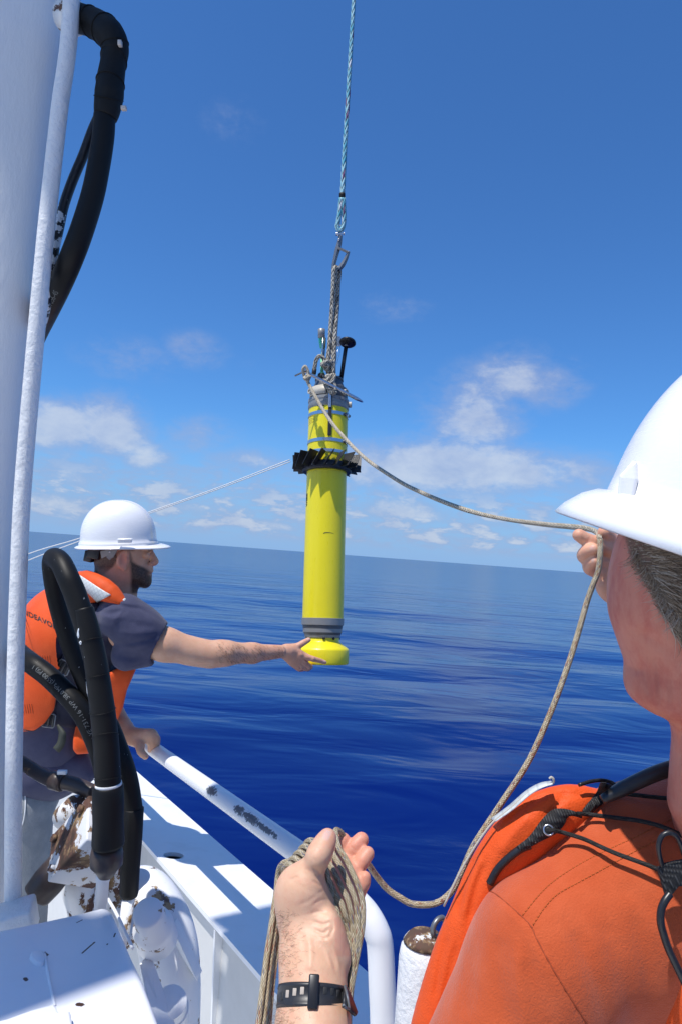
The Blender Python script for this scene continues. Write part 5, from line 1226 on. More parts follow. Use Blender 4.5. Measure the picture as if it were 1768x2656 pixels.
    G.chain([g_(345, 1915, 2.45), g_(362, 1930, 2.42), g_(366, 1950, 2.395), g_(378, 1962, 2.385)], [.022, .018, .0135, .011], .01)   # thumb on the near side
    for k, (uo, vo) in enumerate(((395, 1902), (390, 1908), (384, 1913), (376, 1916))):
        G.chain([g_(uo-14, vo-2, 2.435-.0*k), g_(uo+4, vo+2, 2.44), g_(uo+14, vo+14, 2.455), g_(uo+14, vo+30, 2.47)], [.0125, .0115, .0105, .009], .006)
    body = sculpt_obj('body', [S, T, H, G], None, r, 2, {'beard': beard, 'rosy': rosy, 'nail': nails, 'blotch': lambda V: np.zeros(len(V))})
    M['skin1'] = skin_mat('sunlit_fair_skin', (0.56, 0.32, 0.205), (0.62, 0.37, 0.25), (0.56, 0.20, 0.14)); body.data.materials.append(M['skin1'])
    # eye opening line and eyebrow as small geometry
    bvb = bvh_of(body)
    # forearm hairs
    rng = np.random.RandomState(2); mb = MB()
    for i in range(420):
        u = rng.uniform(560, 735); v0 = 1694+rng.uniform(-30, 26)
        q = hit(bvb, u, v0)
        if q is None or toV(q)[2] > 2.62: continue
        d = CR*rng.uniform(.4, 1)-CUP*rng.uniform(.3, 1.1)-FW*.25; mb.tube([q, q+d*.005-FW*.001, q+d*.010-FW*.0012], [.00035, .0003, .0001], 3, cap=False)
    if mb.n: tag(mb.build('arm_hair', pm('dark_blond_hair', (.10, .05, .025), .6), r), kind='stuff')
    # ---------- hard hat
    fw = unit([1, 0.015, 0.12]); up = unit([0.0, 1, -0.03])
    hat, f2, u2, s2 = hard_hat('hard_hat', K(309, 1417, D), fw, up, .127, .105, .140, r, .020, .044, .020, label='white hard hat with a short front peak')
    # side slot
    c = K(325, 1402, D-.112); V, F = boxv(toW(c), toW(f2*.0225)-EYE, toW(u2*.0075)-EYE, toW(s2*.006)-EYE); MB().add(V, F).build('side_slot', M['hat'], r, bevel=.002)
    c = K(325, 1399.5, D-.118); V, F = boxv(toW(c), toW(f2*.024)-EYE, toW(u2*.0018)-EYE, toW(s2*.004)-EYE); MB().add(V, F).build('slot_lip', M['hat'], r, bevel=.001)
    # suspension: nape strap and ratchet
    q = [(288, 1415, -.088), (268, 1432, -.080), (250, 1446, -.062), (238, 1448, -.03), (234, 1448, .03)]
    mb = MB(); mb.tube(path_uvd([(u, v, D+z) for u, v, z in q], 6), [.010, .0105, .010, .010], 4, flat=.2, up=tuple(CUP)); 
    V, F = boxv(P(288, 1441, D-.086), CR*.010+CUP*.010, (CUP-CR)*.006, FW*.0015); MB().add(V, F).build('pivot_tab', M['hatgrey'], r, bevel=.002)
    q = [K(272, 1418, D-.090), K(312, 1416, D-.094), K(300, 1436, D-.092), K(294, 1447, D-.091), K(286, 1447, D-.090), K(281, 1440, D-.090), K(264, 1449, D-.080), K(260, 1430, D-.080), K(272, 1428, D-.085)]
    V, F = slab([toW(p) for p in q], FW*.0022); o = MB().add(V, F).build('suspension_strap', M['hatgrey'], r, bevel=.0006); fixnormals(o)
    V, F = lathe(P(285, 1432, D-.092), P(285, 1432, D-.1), [(0, 0), (0, .0025), (.0015, .0022)], 10); MB().add(V, F).build('rivet', M['white'], r)
    for (u, v, z, a, b, c_) in ((248, 1432, -.055, .020, .022, .02), (237, 1442, -.03, .014, .018, .030), (229, 1441, -.02, .006, .018, .022)):
        V, F = boxv(P(u, v, D+z), CR*a-CUP*a*.25, CUP*b+CR*b*.2, FW*c_); MB().add(V, F).build('ratchet', M['black'], r, bevel=.003)
    # ---------- T shirt
    Q = Sculpt(None, None, 0.0055)
    def torso(Z, grow=0.0, k=.05):
        g = grow
        Z.ell(k_(205, 1640, .05), (unit([1, -.25, 0])*(.165+g), unit([.25, 1, 0])*(.15+g), E3*(.20+g)), k)
        Z.ell(k_(165, 1760, .05), (unit([1, -.15, 0])*(.155+g), unit([.3, 1, 0])*(.20+g), E3*(.185+g)), k)
        Z.ell(k_(140, 1880, .05), (E1*(.140+g), unit([.2, 1, 0])*(.18+g), E3*(.17+g)), k)
        Z.ell(k_(262, 1580, .04), (unit([1, -.5, 0])*(.105+g), unit([.5, 1, 0])*(.085+g), E3*(.17+g)), k)
        return Z
    torso(Q)
    Q.cone(k_(320, 1600, -.10), k_(362, 1632, -.09), .078, .075, .04)
    Q.chain([k_(355, 1630, -.085), k_(395, 1655, -.07), k_(432, 1676, -.06)], [.076, .071, .066], .03)
    Q.cone(k_(330, 1700, -.085), k_(375, 1700, -.07), .052, .040, .03)                # loose underside of sleeve
    Q.cone(k_(432, 1676, -.06)+[.012, 0, 0], k_(500, 1690, -.05), .058, .056, .004, 'cut')    # sleeve opening
    Q.cone(k_(452, 1681, -.06), k_(520, 1694, -.05), .085, .09, .003, 'cut')
    Q.chain([k_(240, 1660, .22), k_(262, 1760, .16), k_(270, 1800, .12)], [.075, .07, .062], .03)
    zz = lambda pts: [(x/3.409+40, y/3.409+1260) for x, y in pts]
    TL = [(zz(p), w_, d_*.62) for p, w_, d_ in (([(1000, 1090), (930, 1160), (880, 1240), (830, 1330), (800, 1420)], 2.5, .004), ([(980, 1080), (900, 1170), (850, 1260)], 6, -.003), ([(740, 1100), (830, 1130), (920, 1110), (1000, 1100)], 7, .007), ([(760, 1140), (860, 1175), (960, 1160)], 6, -.005),
          ([(860, 1020), (940, 1060), (1060, 1075), (1150, 1110), (1165, 1140)], 6, .007), ([(900, 1010), (1000, 1050), (1100, 1065)], 6, -.005), ([(1180, 1110), (1240, 1160), (1330, 1215)], 5, .003), ([(850, 1400), (1000, 1390), (1150, 1370), (1300, 1300)], 6, .006), ([(840, 1440), (1000, 1430), (1200, 1400)], 8, -.005),
          ([(900, 1500), (1050, 1520), (1150, 1480)], 8, .006), ([(720, 1220), (780, 1300), (790, 1400)], 8, .006), ([(1345, 1265), (1330, 1340), (1250, 1450), (1130, 1560), (1020, 1600)], 3, .0025), ([(1000, 1200), (1100, 1230), (1250, 1250)], 9, .004), ([(900, 1290), (1050, 1310), (1180, 1290)], 9, -.004),
          ([(780, 1480), (860, 1560), (960, 1600)], 7, .006), ([(700, 1060), (760, 1040), (840, 1040)], 6, .005))]
    sh = sculpt_obj('t_shirt', Q, M['navy'], r, 3, lines=TL); sh['label'] = 'faded navy T-shirt'
    # lower shirt and shorts
    Lw = Sculpt(None, None, 0.007)
    Lw.ell(k_(130, 1975, .06), (E1*.15, E2*.13, E3*.17), .03); Lw.cone(k_(200, 1985, -.02), k_(225, 2010, -.02), .045, .03, .03)
    Lw.chain([k_(110, 2000, -.09), k_(150, 2020, -.10), k_(200, 2030, -.09)], [.006]*3, .012, 'cut'); Lw.chain([k_(60, 1960, -.12), k_(130, 1985, -.12), k_(190, 1965, -.11)], [.006]*3, .014, 'cut')
    Lw.chain([k_(150, 1940, -.12), k_(165, 1985, -.12), k_(150, 2020, -.11)], [.005]*3, .012, 'cut')
    o = sculpt_obj('shirt_hem', Lw, M['navy'], r, 3)
    Sh = Sculpt(None, None, 0.007)
    Sh.ell(k_(72, 2060, .06), (E1*.105, E2*.12, E3*.16), .03); Sh.cone(k_(75, 2090, -.02), k_(62, 2400, -.02), .082, .075, .04); Sh.cone(k_(50, 2090, .14), k_(60, 2450, .14), .08, .075, .04)
    for pts in ([(110, 2090, -.08), (95, 2160, -.10), (108, 2230, -.09)], [(90, 2080, -.10), (80, 2180, -.105)], [(118, 2130, -.07), (100, 2200, -.10), (85, 2240, -.10)]): Sh.chain([k_(*p) for p in pts], [.005]*len(pts), .014, 'cut')
    sho = sculpt_obj('shorts', Sh, M['shorts'], r, 3); sho['label'] = 'grey shorts with a pale cord'
    for kk in (0, 1):
        S2 = Sculpt([K(-30, 0, 2.6)[0], K(0, 3100, 2.7)[1], 2.2], [K(200, 0, 2.3)[0], K(0, 2380, 2.6)[1], 2.75], 0.009)
        break
    mb = MB(); bvs = bvh_of(sho); q = onsurf(bvs, [(62, 2030), (66, 2060), (66, 2100), (60, 2135), (50, 2150)], .004, 6, 2.3); mb.tube(q, .0022, 6); mb.build('drawcord', M['whitecord'], r)
    # ---------- life vest: padded panels over the shirt
    def panel(nm, poly, z0, z1, grow, mt, h=.0045, k=.012, extra=None, inner=.0, sm=3):
        pts = [k_(u, v)[:2] for u, v in poly]; us = [p[0] for p in pts]; vs = [p[1] for p in pts]
        Z = Sculpt([min(us)-.05, min(vs)-.05, D+z0-.05], [max(us)+.05, max(vs)+.05, D+z1+.02], h)
        torso(Z, grow); 
        if extra: extra(Z)
        # polygon at reference depth: taper it with distance so that it reads alike at each depth
        pf = polyfield([(x/D, y/D) for x, y in pts], -9, 9)
        X, Y, Zz = Z.ax[0][:, None, None], Z.ax[1][None, :, None], Z.ax[2][None, None, :]
        out = np.empty_like(Z.F)
        for i, z in enumerate(Z.ax[2]):
            c = polyfield([(x*z/D, y*z/D) for x, y in pts], -9, 9)(X, Y, np.array([[[0.0]]]))[:, :, 0]; out[:, :, i] = c
        zc = np.maximum((D+z0)-Zz, Zz-(D+z1))
        Z.F = smax(smax(Z.F, out.astype(np.float32), k), zc.astype(np.float32)+0*Z.F, .01).astype(np.float32)
        return sculpt_obj(nm, Z, mt, r, sm)
    back = panel('vest_back', [(30, 1560), (60, 1545), (96, 1522), (128, 1510), (150, 1512), (158, 1560), (163, 1620), (166, 1680), (160, 1730), (142, 1745), (150, 1790), (142, 1840), (118, 1875), (90, 1895), (30, 1900)], -.25, .22, .032, M['vest'])
    back['label'] = 'orange back panel of the life vest lettered in black'
    def col(Z):
        Z.chain([k_(232, 1505, -.06), k_(275, 1530, -.12), k_(318, 1575, -.13)], [.045, .040, .030], .02)
        Z.chain([k_(225, 1500, .0), k_(200, 1510, .03), k_(190, 1530, .03)], [.045, .05, .05], .02)
    collar = panel('vest_collar', [(150, 1512), (205, 1482), (228, 1479), (250, 1485), (285, 1502), (310, 1522), (322, 1540), (334, 1562), (312, 1572), (290, 1565), (262, 1560), (235, 1566), (205, 1545), (160, 1560)], -.25, .10, .020, M['vest'], extra=col)
    collar['label'] = 'orange collar of the life vest'
    front = panel('vest_front', [(282, 1745), (345, 1712), (354, 1735), (330, 1790), (320, 1835), (306, 1868), (285, 1858), (268, 1800)], -.21, .25, .045, M['vest'], extra=lambda Z: Z.chain([k_(300, 1740, .0), k_(292, 1850, .03)], [.10, .075], .03))
    low = panel('vest_skirt', [(198, 1882), (240, 1862), (262, 1900), (262, 1945), (236, 1954), (200, 1957), (190, 1945), (190, 1915)], -.21, .22, .035, M['vest'], extra=lambda Z: Z.ell(k_(225, 1905, .02), (E1*.10, E2*.10, E3*.15), .03))
    bvc = bvh_of(collar); bvk = bvh_of(back); bvq = bvh_of(sh)
    # reflective patch on the collar
    def patch(nm, bv, poly, mt, off, par, nu=18, nv=8, thick=.0012, dflt=None):
        """a quad strip laid on a surface between two drawn edges"""
        A_, B_ = poly; qa = catmull([(a, b, 0) for a, b in A_], 6); qb = catmull([(a, b, 0) for a, b in B_], 6)
        ia = np.linspace(0, 1, nu); fa = np.array([[np.interp(t, np.linspace(0, 1, len(qa)), qa[:, k]) for k in (0, 1)] for t in ia]); fb = np.array([[np.interp(t, np.linspace(0, 1, len(qb)), qb[:, k]) for k in (0, 1)] for t in ia])
        V = []; last = dflt or D
        for i in range(nu):
            for j in range(nv):
                uv = fa[i]*(1-j/(nv-1))+fb[i]*j/(nv-1); h = hit(bv, uv[0], uv[1], off)
                if h is None: h = P(uv[0], uv[1], last)
                else: last = toV(h)[2]
                V.append(h)
        F = [(i*nv+j, i*nv+j+1, (i+1)*nv+j+1, (i+1)*nv+j) for i in range(nu-1) for j in range(nv-1)]
        V = np.array(V); 
        o = link(nm, mesh(nm, V, F), mt, par); s_ = o.modifiers.new('s', 'SOLIDIFY'); s_.thickness = thick; s_.offset = 0; return o
    globals()['patch'] = patch
    patch('reflective_patch', bvc, ([(200, 1486), (232, 1507), (262, 1527), (289, 1543)], [(206, 1520), (222, 1532), (240, 1548), (252, 1562)]), M['reflective'], .0015, r)
    patch('reflective_tip', bvc, ([(322, 1552), (332, 1556), (345, 1572)], [(318, 1556), (328, 1566), (342, 1574)]), M['reflective'], .0015, r, 6, 4)
    # black edging of the vest
    for nm, bv, uv in (('edging', bvk, [(102, 1527), (116, 1520), (130, 1526)]), ('edging', bvk, [(166, 1640), (164, 1690), (158, 1728)]), ('edging', bvk, [(62, 1893), (90, 1894), (118, 1874), (140, 1842), (149, 1795), (143, 1748)])):
        q = onsurf(bv, uv, .0, 8)
        if len(q) > 2: mb = MB(); mb.tube(q, .0022, 6); mb.build(nm, M['piping'], r)
    # lettering on the back
    V, F = textmesh('ENDEAVOR', 30, .6); out = []
    for x, y, _ in V:
        tx = x/118.0; u = 52+tx*70*1.05; v = 1590+tx*26+tx*tx*6-(y*.62)+(u-85)*.0; u -= y*.10
        h = hit(bvk, u, v, .0012); out.append(h if h is not None else P(u, v, D-.2))
    link('lettering', mesh('lettering', out, F, False), M['ink'], back)
    # bar-tack stitching patches
    for c0 in ((118, 1712), (72, 1838)):
        mb = MB(); 
        for i in range(5):
            q = onsurf(bvk, [(c0[0]-13+i*6, c0[1]-12), (c0[0]-9+i*6, c0[1]+12)], .0006, 6)
            if len(q) > 2: mb.tube(q, .0009, 4)
        if mb.n: tag(mb.build('stitching', pm('dark_orange_thread', (.35, .05, .01), .7), r), kind='stuff')
    # straps, buckles, dark lining between the panels
    lin = panel('vest_lining', [(140, 1560), (200, 1548), (262, 1566), (300, 1562), (300, 1575), (262, 1580), (228, 1600), (205, 1640), (215, 1700), (262, 1760), (330, 1705), (344, 1716), (290, 1760), (268, 1800), (250, 1900), (200, 1890), (120, 1880), (150, 1800), (140, 1740), (165, 1690)], -.25, .15, .014, M['navylining'])
    bvl = bvh_of(lin)
    for u0, v0, ang in ((168, 1728, .45), (131, 1866, .15)):
        h = hit(bvl, u0, v0, .004, D-.2); h = np.array(h); e1 = math.cos(ang)*CR-math.sin(ang)*CUP; e2 = math.sin(ang)*CR+math.cos(ang)*CUP
        for s_, a, b in ((0, .018, .004), (1, .018, .004), (2, .018, .004)):
            V, F = boxv(h+e1*(s_-1)*.015-FW*.006, e1*.0035, e2*.020, FW*.003); MB().add(V, F).build('buckle', M['piping'], r, bevel=.0015)
        V, F = boxv(h-FW*.004+e1*.0, e1*.019, e2*.015, FW*.0018); MB().add(V, F).build('buckle_web', M['webbing'], r, bevel=.001)
        ring = [h-FW*.007+e1*.021*a+e2*.022*b for a, b in ((-1, -.8), (-1, .8), (-.8, 1), (.8, 1), (1, .8), (1, -.8), (.8, -1), (-.8, -1))]; mb = MB(); mb.tube(ring, .0022, 6, closed=True); mb.build('buckle_frame', M['dullsteel'], r)
    q = onsurf(bvl, [(182, 1740), (205, 1765), (235, 1775), (262, 1765)], .004, 8, D-.18); mb = MB(); mb.tube(q, .016, 4, flat=.12, up=tuple(CUP)); mb.build('side_strap', M['webbing'], r)
    q = path_uvd([(150, 1880, D-.155), (162, 1905, D-.17), (158, 1930, D-.165), (146, 1946, D-.16)], 6); mb = MB(); mb.tube(q, [.004, .013, .013, .013], 4, flat=.12, up=tuple(FW)); mb.build('hanging_strap', pm('olive_webbing', (.035, .04, .03), .7), r)
    rebase(r, P(80, 2700, D)); return r
MAN1 = build_left_man()
# ================================================================== MAN ON THE RIGHT
def zs(y): return 1-0.21*(y-300)/1900.0            # the forearm comes toward the eye as it goes down
def z6(x, y, d): return K(640+x/3.733, 2080+y/3.733, d*zs(y))
def zsp(p): return zs(((CV-p[1]/p[2]*FPX)-2080)*3.733)
class ArmSculpt(Sculpt):
    def cone(s, a, b, ra, rb, k=0.01, op='add', squash=None): return Sculpt.cone(s, a, b, ra*zsp(a), rb*zsp(b), k, op, squash)
    def chain(s, pts, rs, k=0.01, op='add', squash=None): return Sculpt.chain(s, pts, [r*zsp(p) for p, r in zip(pts, rs)], k, op, squash)
    def ell(s, c, ax, k=0.01, op='add'): return Sculpt.ell(s, c, [np.asarray(q)*zsp(c) for q in ax], k, op)
def z7(x, y, d): return K(1440+x/3.8, 1340+y/3.8, d)
def z8(x, y, d): return K(1060+x/2.2146, 1900+y/2.2146, d)
def uvof(V): return V[:, 0]/V[:, 2]*FPX+CU, CV-V[:, 1]/V[:, 2]*FPX
E1 = np.array([1, 0, 0.]); E2 = np.array([0, 1., 0]); E3 = np.array([0, 0, 1.])
def build_right_man():
    r = thing('person', 'grey-haired man in orange shirt and vest seen from behind, paying out the line', 'person')
    # ---------- head and neck
    S = Sculpt(None, None, 0.0030)
    S.ell(K(1895, 1430, .71), (unit([-.95, .1, .3])*.098, E2*.092, unit([.3, 0, .95])*.078), .01)
    S.ell(K(1730, 1500, .69), (E1*.052, unit([.06, 1, 0])*.075, E3*.060), .03)                 # temple and cheek
    S.ell(K(1694, 1560, .695), (E1*.0375, unit([.0, 1, 0])*.050, E3*.050), .02)
    S.cone(K(1700, 1600, .69), K(1702, 1720, .695), .036, .0270, .02)
    S.ell(K(1678, 1772, .70), (E1*.0185, E2*.0185, E3*.030), .012)                              # chin
    S.chain([K(1685, 1775, .695), K(1745, 1812, .685), K(1830, 1800, .672), K(1900, 1720, .662)], [.0165, .0210, .026, .03], .02)  # jaw line
    S.ell(K(1790, 1680, .690), (E1*.050, E2*.050, E3*.045), .03)
    S.cone(K(1905, 1750, .70), K(1915, 2120, .72), .056, .064, .03)                             # neck
    S.cone(K(1815, 1880, .69), K(1815, 2080, .70), .022, .030, .02)
    # ear, mostly under hair beyond the picture's edge
    S.ell(K(1850, 1560, .635), (E1*.016, E2*.032, E3*.010), .006)
    # ---------- left forearm and hand holding the coil (fine grid)
    A = ArmSculpt(None, None, 0.0014)
    A.cone(z6(650, 3000, .72), z6(640, 2150, .705), .040, .0345, .01, squash=(E3, .86))
    A.cone(z6(640, 2150, .705), z6(640, 1750, .695), .0345, .0300, .01, squash=(E3, .82))
    A.cone(z6(640, 1750, .695), z6(625, 1480, .692), .0300, .0285, .01, squash=(E3, .78))
    A.cone(z6(625, 1480, .692), z6(590, 1180, .69), .0285, .0265, .01, squash=(E3, .8))
    A.ell(z6(560, 1010, .678), (unit([1, .25, 0])*.0262, unit([-.2, 1, 0])*.040, E3*.024), .012)        # thenar
    A.ell(z6(515, 905, .675), (unit([1, .1, 0])*.0200, unit([0, 1, 0])*.021, E3*.020), .012)
    A.ell(z6(385, 870, .690), (E1*.0105, E2*.017, E3*.016), .010)                                       # index knuckle side
    A.ell(z6(845, 1360, .683), (unit([1, .15, 0])*.0110, unit([-.1, 1, 0])*.028, E3*.016), .012)        # heel of the hand
    A.cone(z6(780, 1190, .70), z6(1000, 880, .722), .0165, .0140, .015)
    A.cone(z6(620, 900, .70), z6(900, 660, .728), .021, .0155, .02)
    A.cone(z6(700, 1000, .705), z6(960, 760, .728), .020, .015, .02)
    # thumb
    A.chain([z6(560, 840, .660), z6(618, 680, .652), z6(668, 590, .645), z6(705, 500, .640), z6(752, 410, .637), z6(782, 345, .6385)], [.0165, .0128, .0112, .0114, .0104, .0082], .010)
    A.ball(z6(690, 530, .634), .0075, .010)
    # fingers
    A.chain([z6(780, 600, .725), z6(850, 480, .722), z6(905, 405, .718), z6(935, 365, .716)], [.0088, .0084, .0078, .0068], .003)
    A.chain([z6(850, 690, .728), z6(950, 545, .724), z6(1040, 440, .718), z6(1105, 368, .716)], [.0096, .0090, .0086, .0078], .003)
    A.chain([z6(910, 820, .730), z6(1015, 700, .724), z6(1105, 585, .716), z6(1165, 500, .714)], [.0094, .0086, .0080, .0072], .003)
    A.chain([z6(985, 960, .728), z6(1070, 860, .722), z6(1125, 790, .716), z6(1140, 730, .712)], [.0084, .0075, .0072, .0062], .003)
    # tendons and wrist bone
    A.ball(z6(905, 1520, .690), .006, .010)
    # upper arm reaching the forearm below the picture
    B = Sculpt(None, None, 0.006)
    B.cone(z6(650, 3000, .72), K(900, 3500, .56), .036, .045, .02); B.cone(K(900, 3450, .57), K(1330, 2760, .74), .046, .052, .03)
    # ---------- right hand raised behind the head
    G = Sculpt(None, None, 0.0017)
    G.cone(K(1640, 1560, .965), K(1760, 1760, .93), .027, .034, .02)
    G.ell(K(1600, 1492, .968), (unit([1, -.3, 0])*.026, unit([.3, 1, 0])*.036, E3*.016), .01)
    G.ell(K(1588, 1530, .960), (unit([1, -.8, 0])*.026, unit([.8, 1, 0])*.018, E3*.016), .012)
    G.ell(K(1630, 1440, .966), (E1*.022, E2*.028, E3*.015), .012)
    G.chain([K(1590, 1432, .962), K(1556, 1414, .956), K(1520, 1400, .952), K(1500, 1388, .950)], [.0112, .0102, .0096, .0088], .006)
    G.chain([K(1578, 1462, .966), K(1540, 1452, .962), K(1514, 1443, .955), K(1520, 1430, .945), K(1538, 1424, .938)], [.0112, .0108, .0100, .0088, .0080], .004)
    G.chain([K(1574, 1490, .966), K(1548, 1482, .962), K(1528, 1473, .955), K(1531, 1462, .946), K(1542, 1455, .939)], [.0108, .0102, .0095, .0085, .0076], .004)
    G.chain([K(1600, 1416, .968), K(1580, 1396, .962), K(1566, 1380, .95)], [.011, .0105, .009], .006)
    def zl(pts): return [(640+x/3.733, 2080+y/3.733) for x, y in pts]
    LN = [([(1700, 1690), (1708, 1770), (1712, 1850)], 9, .0018), ([(1665, 1700), (1672, 1760), (1690, 1815)], 8, .0014), ([(1745, 1750), (1740, 1850)], 9, .0014), ([(1764, 1850), (1766, 1990)], 8, .002),
          ([(1650, 1640), (1690, 1655), (1730, 1690)], 14, .0015), ([(1622, 1722), (1650, 1740), (1670, 1735)], 9, .0015), ([(1725, 1560), (1735, 1640)], 14, .0012)]
    for pts, w_, dp in (([(930, 470), (990, 535)], 2.2, .0007), ([(995, 560), (1065, 615)], 2.2, .0007), ([(1000, 425), (1060, 480)], 2.2, .0006), ([(1058, 635), (1110, 690)], 2.2, .0006), ([(1065, 690), (1030, 750)], 2, .0006), ([(1075, 560), (1110, 600)], 2, .0004),
                        ([(630, 640), (690, 665), (722, 725)], 4.5, .0022), ([(560, 640), (650, 690), (700, 760)], 3, .0009), ([(620, 760), (700, 800), (770, 860)], 3.5, .0009), ([(640, 1000), (720, 950), (800, 950)], 3.2, .0011),
                        ([(600, 1090), (700, 1060), (800, 1085)], 3.2, .0012), ([(640, 1150), (730, 1185), (820, 1160)], 3.6, .0018), ([(650, 1230), (740, 1270), (805, 1215)], 3.6, .0018), ([(660, 1290), (740, 1320), (840, 1290)], 3, .0010),
                        ([(690, 880), (760, 860), (800, 880)], 3, .0008), ([(815, 1160), (835, 1220), (800, 1300)], 4, .0020), ([(500, 1000), (600, 960), (680, 900)], 5, .0007), ([(420, 760), (500, 720)], 4, .0010), ([(640, 540), (690, 590)], 2.6, .0005), ([(700, 430), (750, 470)], 2.2, .0004),
                        ([(700, 1300), (770, 1420), (840, 1640)], 5, -.0014), ([(765, 1310), (850, 1440), (905, 1640)], 4.5, -.0014), ([(735, 1360), (810, 1500), (870, 1660)], 4, .0010), ([(600, 1300), (620, 1450), (610, 1650)], 8, -.0010), ([(540, 1250), (560, 1500)], 9, .0006)):
        LN.append((zl(pts), w_, dp*.75))
    for pts, dp in (([(1600, 1450), (1588, 1480), (1562, 1506), (1545, 1522)], .0016), ([(1612, 1455), (1600, 1492), (1575, 1518)], .0012), ([(1588, 1428), (1582, 1455), (1574, 1470)], .0010), ([(1528, 1392), (1522, 1412)], .0008), ([(1556, 1404), (1550, 1424)], .0008)): LN.append((pts, 3.2, dp))
    def rosy(V):
        u, v = uvof(V); d = V[:, 2]
        a = np.where(u < 1000, np.clip((905-u)/0+0 if False else (v < 2360)*np.clip((u-855)/30, 0, 1)*.8, 0, 1), 0)
        a += np.where((u < 1000) & (v < 2200), .2, 0); a += np.where((d > .89) & (u > 1400), .4, 0); a += 0*u; a += np.where((u < 1000)&(u>868)&(v>2380)&(v<2480), .45, 0)
        return np.clip(a, 0, 1)
    def blotch(V):
        u, v = uvof(V); return ((u > 1560) & (V[:, 2] < .89)).astype(float)*1.0
    def beard(V):
        u, v = uvof(V); hl = np.interp(v, [1350, 1420, 1460, 1500, 1540, 1580, 1620, 1700], [1600, 1622, 1634, 1655, 1684, 1702, 1735, 1800])
        st = np.exp(-((u-1680)/45)**2-((v-1780)/60)**2)*.12
        return np.where((u > 1560) & (V[:, 2] < .89), np.clip(np.clip((u-hl)/10, 0, 1)*np.clip((1720-v)/10, 0, 1)*.9+st, 0, 1), 0)
    def nail(V):
        u, v = uvof(V); d = V[:, 2]
        n = np.exp(-(((u-1533)/5)**2+((v-1421)/5)**2))+np.exp(-(((u-1535)/5)**2+((v-1453)/5)**2)); n = np.where((d < .935) & (u > 1400), n, 0)
        e1 = ((u-847)+(v-2166)*.0); th = unit([782-705, 345-500, 0])[:2]; x = (u-848)*.45+(v-2165)*-.89; y = (u-848)*.89+(v-2165)*.45
        m = np.exp(-((x/13)**4+((y)/9.5)**4)); return np.clip(np.where((d < .67) & (u < 1000), m*1.3, 0)+n, 0, 1)
    body = sculpt_obj('body', [S, A, B, G], None, r, 1, {'beard': beard, 'rosy': rosy, 'nail': nail, 'blotch': blotch}, lines=LN)
    M['skin2'] = skin_mat('weathered_fair_skin', (0.62, 0.36, 0.225), (0.68, 0.42, 0.28), (0.66, 0.25, 0.17), (0.13, 0.095, 0.065)); body.data.materials.append(M['skin2'])
    bvb = bvh_of(body)
    # thumb nail plate
    nl = [(747, 352), (752, 318), (775, 296), (802, 292), (822, 300), (826, 322), (818, 352), (800, 362), (770, 362)]
    # ---------- grey-brown hair: a cap of strands combed back and down
    rng = np.random.RandomState(11); mbs = [MB(), MB(), MB()]
    for i in range(2600):
        u = rng.uniform(1610, 1850); v = rng.uniform(1370, 1650)
        hl = np.interp(v, [1370, 1420, 1460, 1500, 1540, 1580, 1620], [1605, 1622, 1634, 1655, 1684, 1704, 1740])
        if u < hl+rng.uniform(-12, 10): continue
        q = hit(bvb, u, v)
        if q is None: continue
        a = rng.normal(0, .22)+(-.20+.95*np.clip((v-1400)/170, 0, 1)); d = np.array([math.cos(a), -math.sin(a), 0])
        L_ = rng.uniform(.025, .05); cur = rng.uniform(-.6, .9); p = toV(q); pts = []
        for s in np.linspace(0, 1, 6):
            aa = a+cur*s*.7; d = np.array([math.cos(aa), -math.sin(aa), 0])
            if s > 0: p = p+d*L_/5
            uu, vv = p[0]/p[2]*FPX+CU, CV-p[1]/p[2]*FPX
            h_ = hit(bvb, uu, vv)
            if h_ is not None and abs(toV(h_)[2]-p[2]) < .02: p = np.array([p[0], p[1], toV(h_)[2]]); 
            pts.append(toW(p-E3*(.0012+.0045*math.sin(s*2.4)*rng.uniform(.3, 1))))
        k = rng.choice(3, p=[.45, .35, .20]); mbs[k].tube(pts, [.0004, .00042, .00036, .00025, .00012, .00005], 3, cap=False)
    # wispy ends over the cheek
    for i in range(150):
        t0 = rng.uniform(0, 1); u = 1640+t0*115+rng.uniform(-6, 8); v = 1425+t0*175+rng.uniform(-8, 10); q = hit(bvb, u, v)
        if q is None: continue
        a = rng.uniform(.9, 2.3); p = toV(q); pts = [toW(p+np.array([math.cos(a+.4*s), -math.sin(a+.4*s), 0])*s*rng.uniform(.012, .022)-E3*(.001+.003*math.sin(s*3))) for s in np.linspace(0, 1, 5)]
        mbs[2 if rng.rand() < .5 else 1].tube(pts, [.0003, .0003, .00022, .00015, .00005], 3, cap=False)
    for k, c in enumerate(((.20, .14, .095), (.34, .26, .185), (.50, .43, .35))):
        tag(mbs[k].build('hair', pm('hair_'+('dark', 'brown', 'grey')[k], c, .8, spec=.1), r), kind='stuff')
    # hairs on the forearm
    mb = MB(); n = 0
    for i in range(3000):
        y = rng.uniform(1050, 2180); x = np.interp(y, [1050, 1400, 1750, 2150], [300, 345, 330, 290])+abs(rng.normal(0, 1))*120; u, v = 640+x/3.733, 2080+y/3.733
        if 1690 < y < 1930: continue
        q = hit(bvb, u+2, v)
        if q is None or toV(q)[2] > .76: continue
        a = rng.uniform(2.2, 4.2); L_ = rng.uniform(.004, .010)*(1.3 if x < 370 else .6); cu = rng.uniform(-2.2, 2.2); p = toV(q); pts = []
        for s in np.linspace(0, 1, 5): pts.append(toW(p)); p = p+np.array([math.cos(a+cu*s), -math.sin(a+cu*s)*.8, -.15])*L_/4
        mb.tube(pts, [.00008, .00007, .00006, .00005, .00002], 3, cap=False); n += 1
        if n > 300: break
    tag(mb.build('arm_hair', pm('brown_arm_hair', (.16, .085, .05), .5), r), kind='stuff')
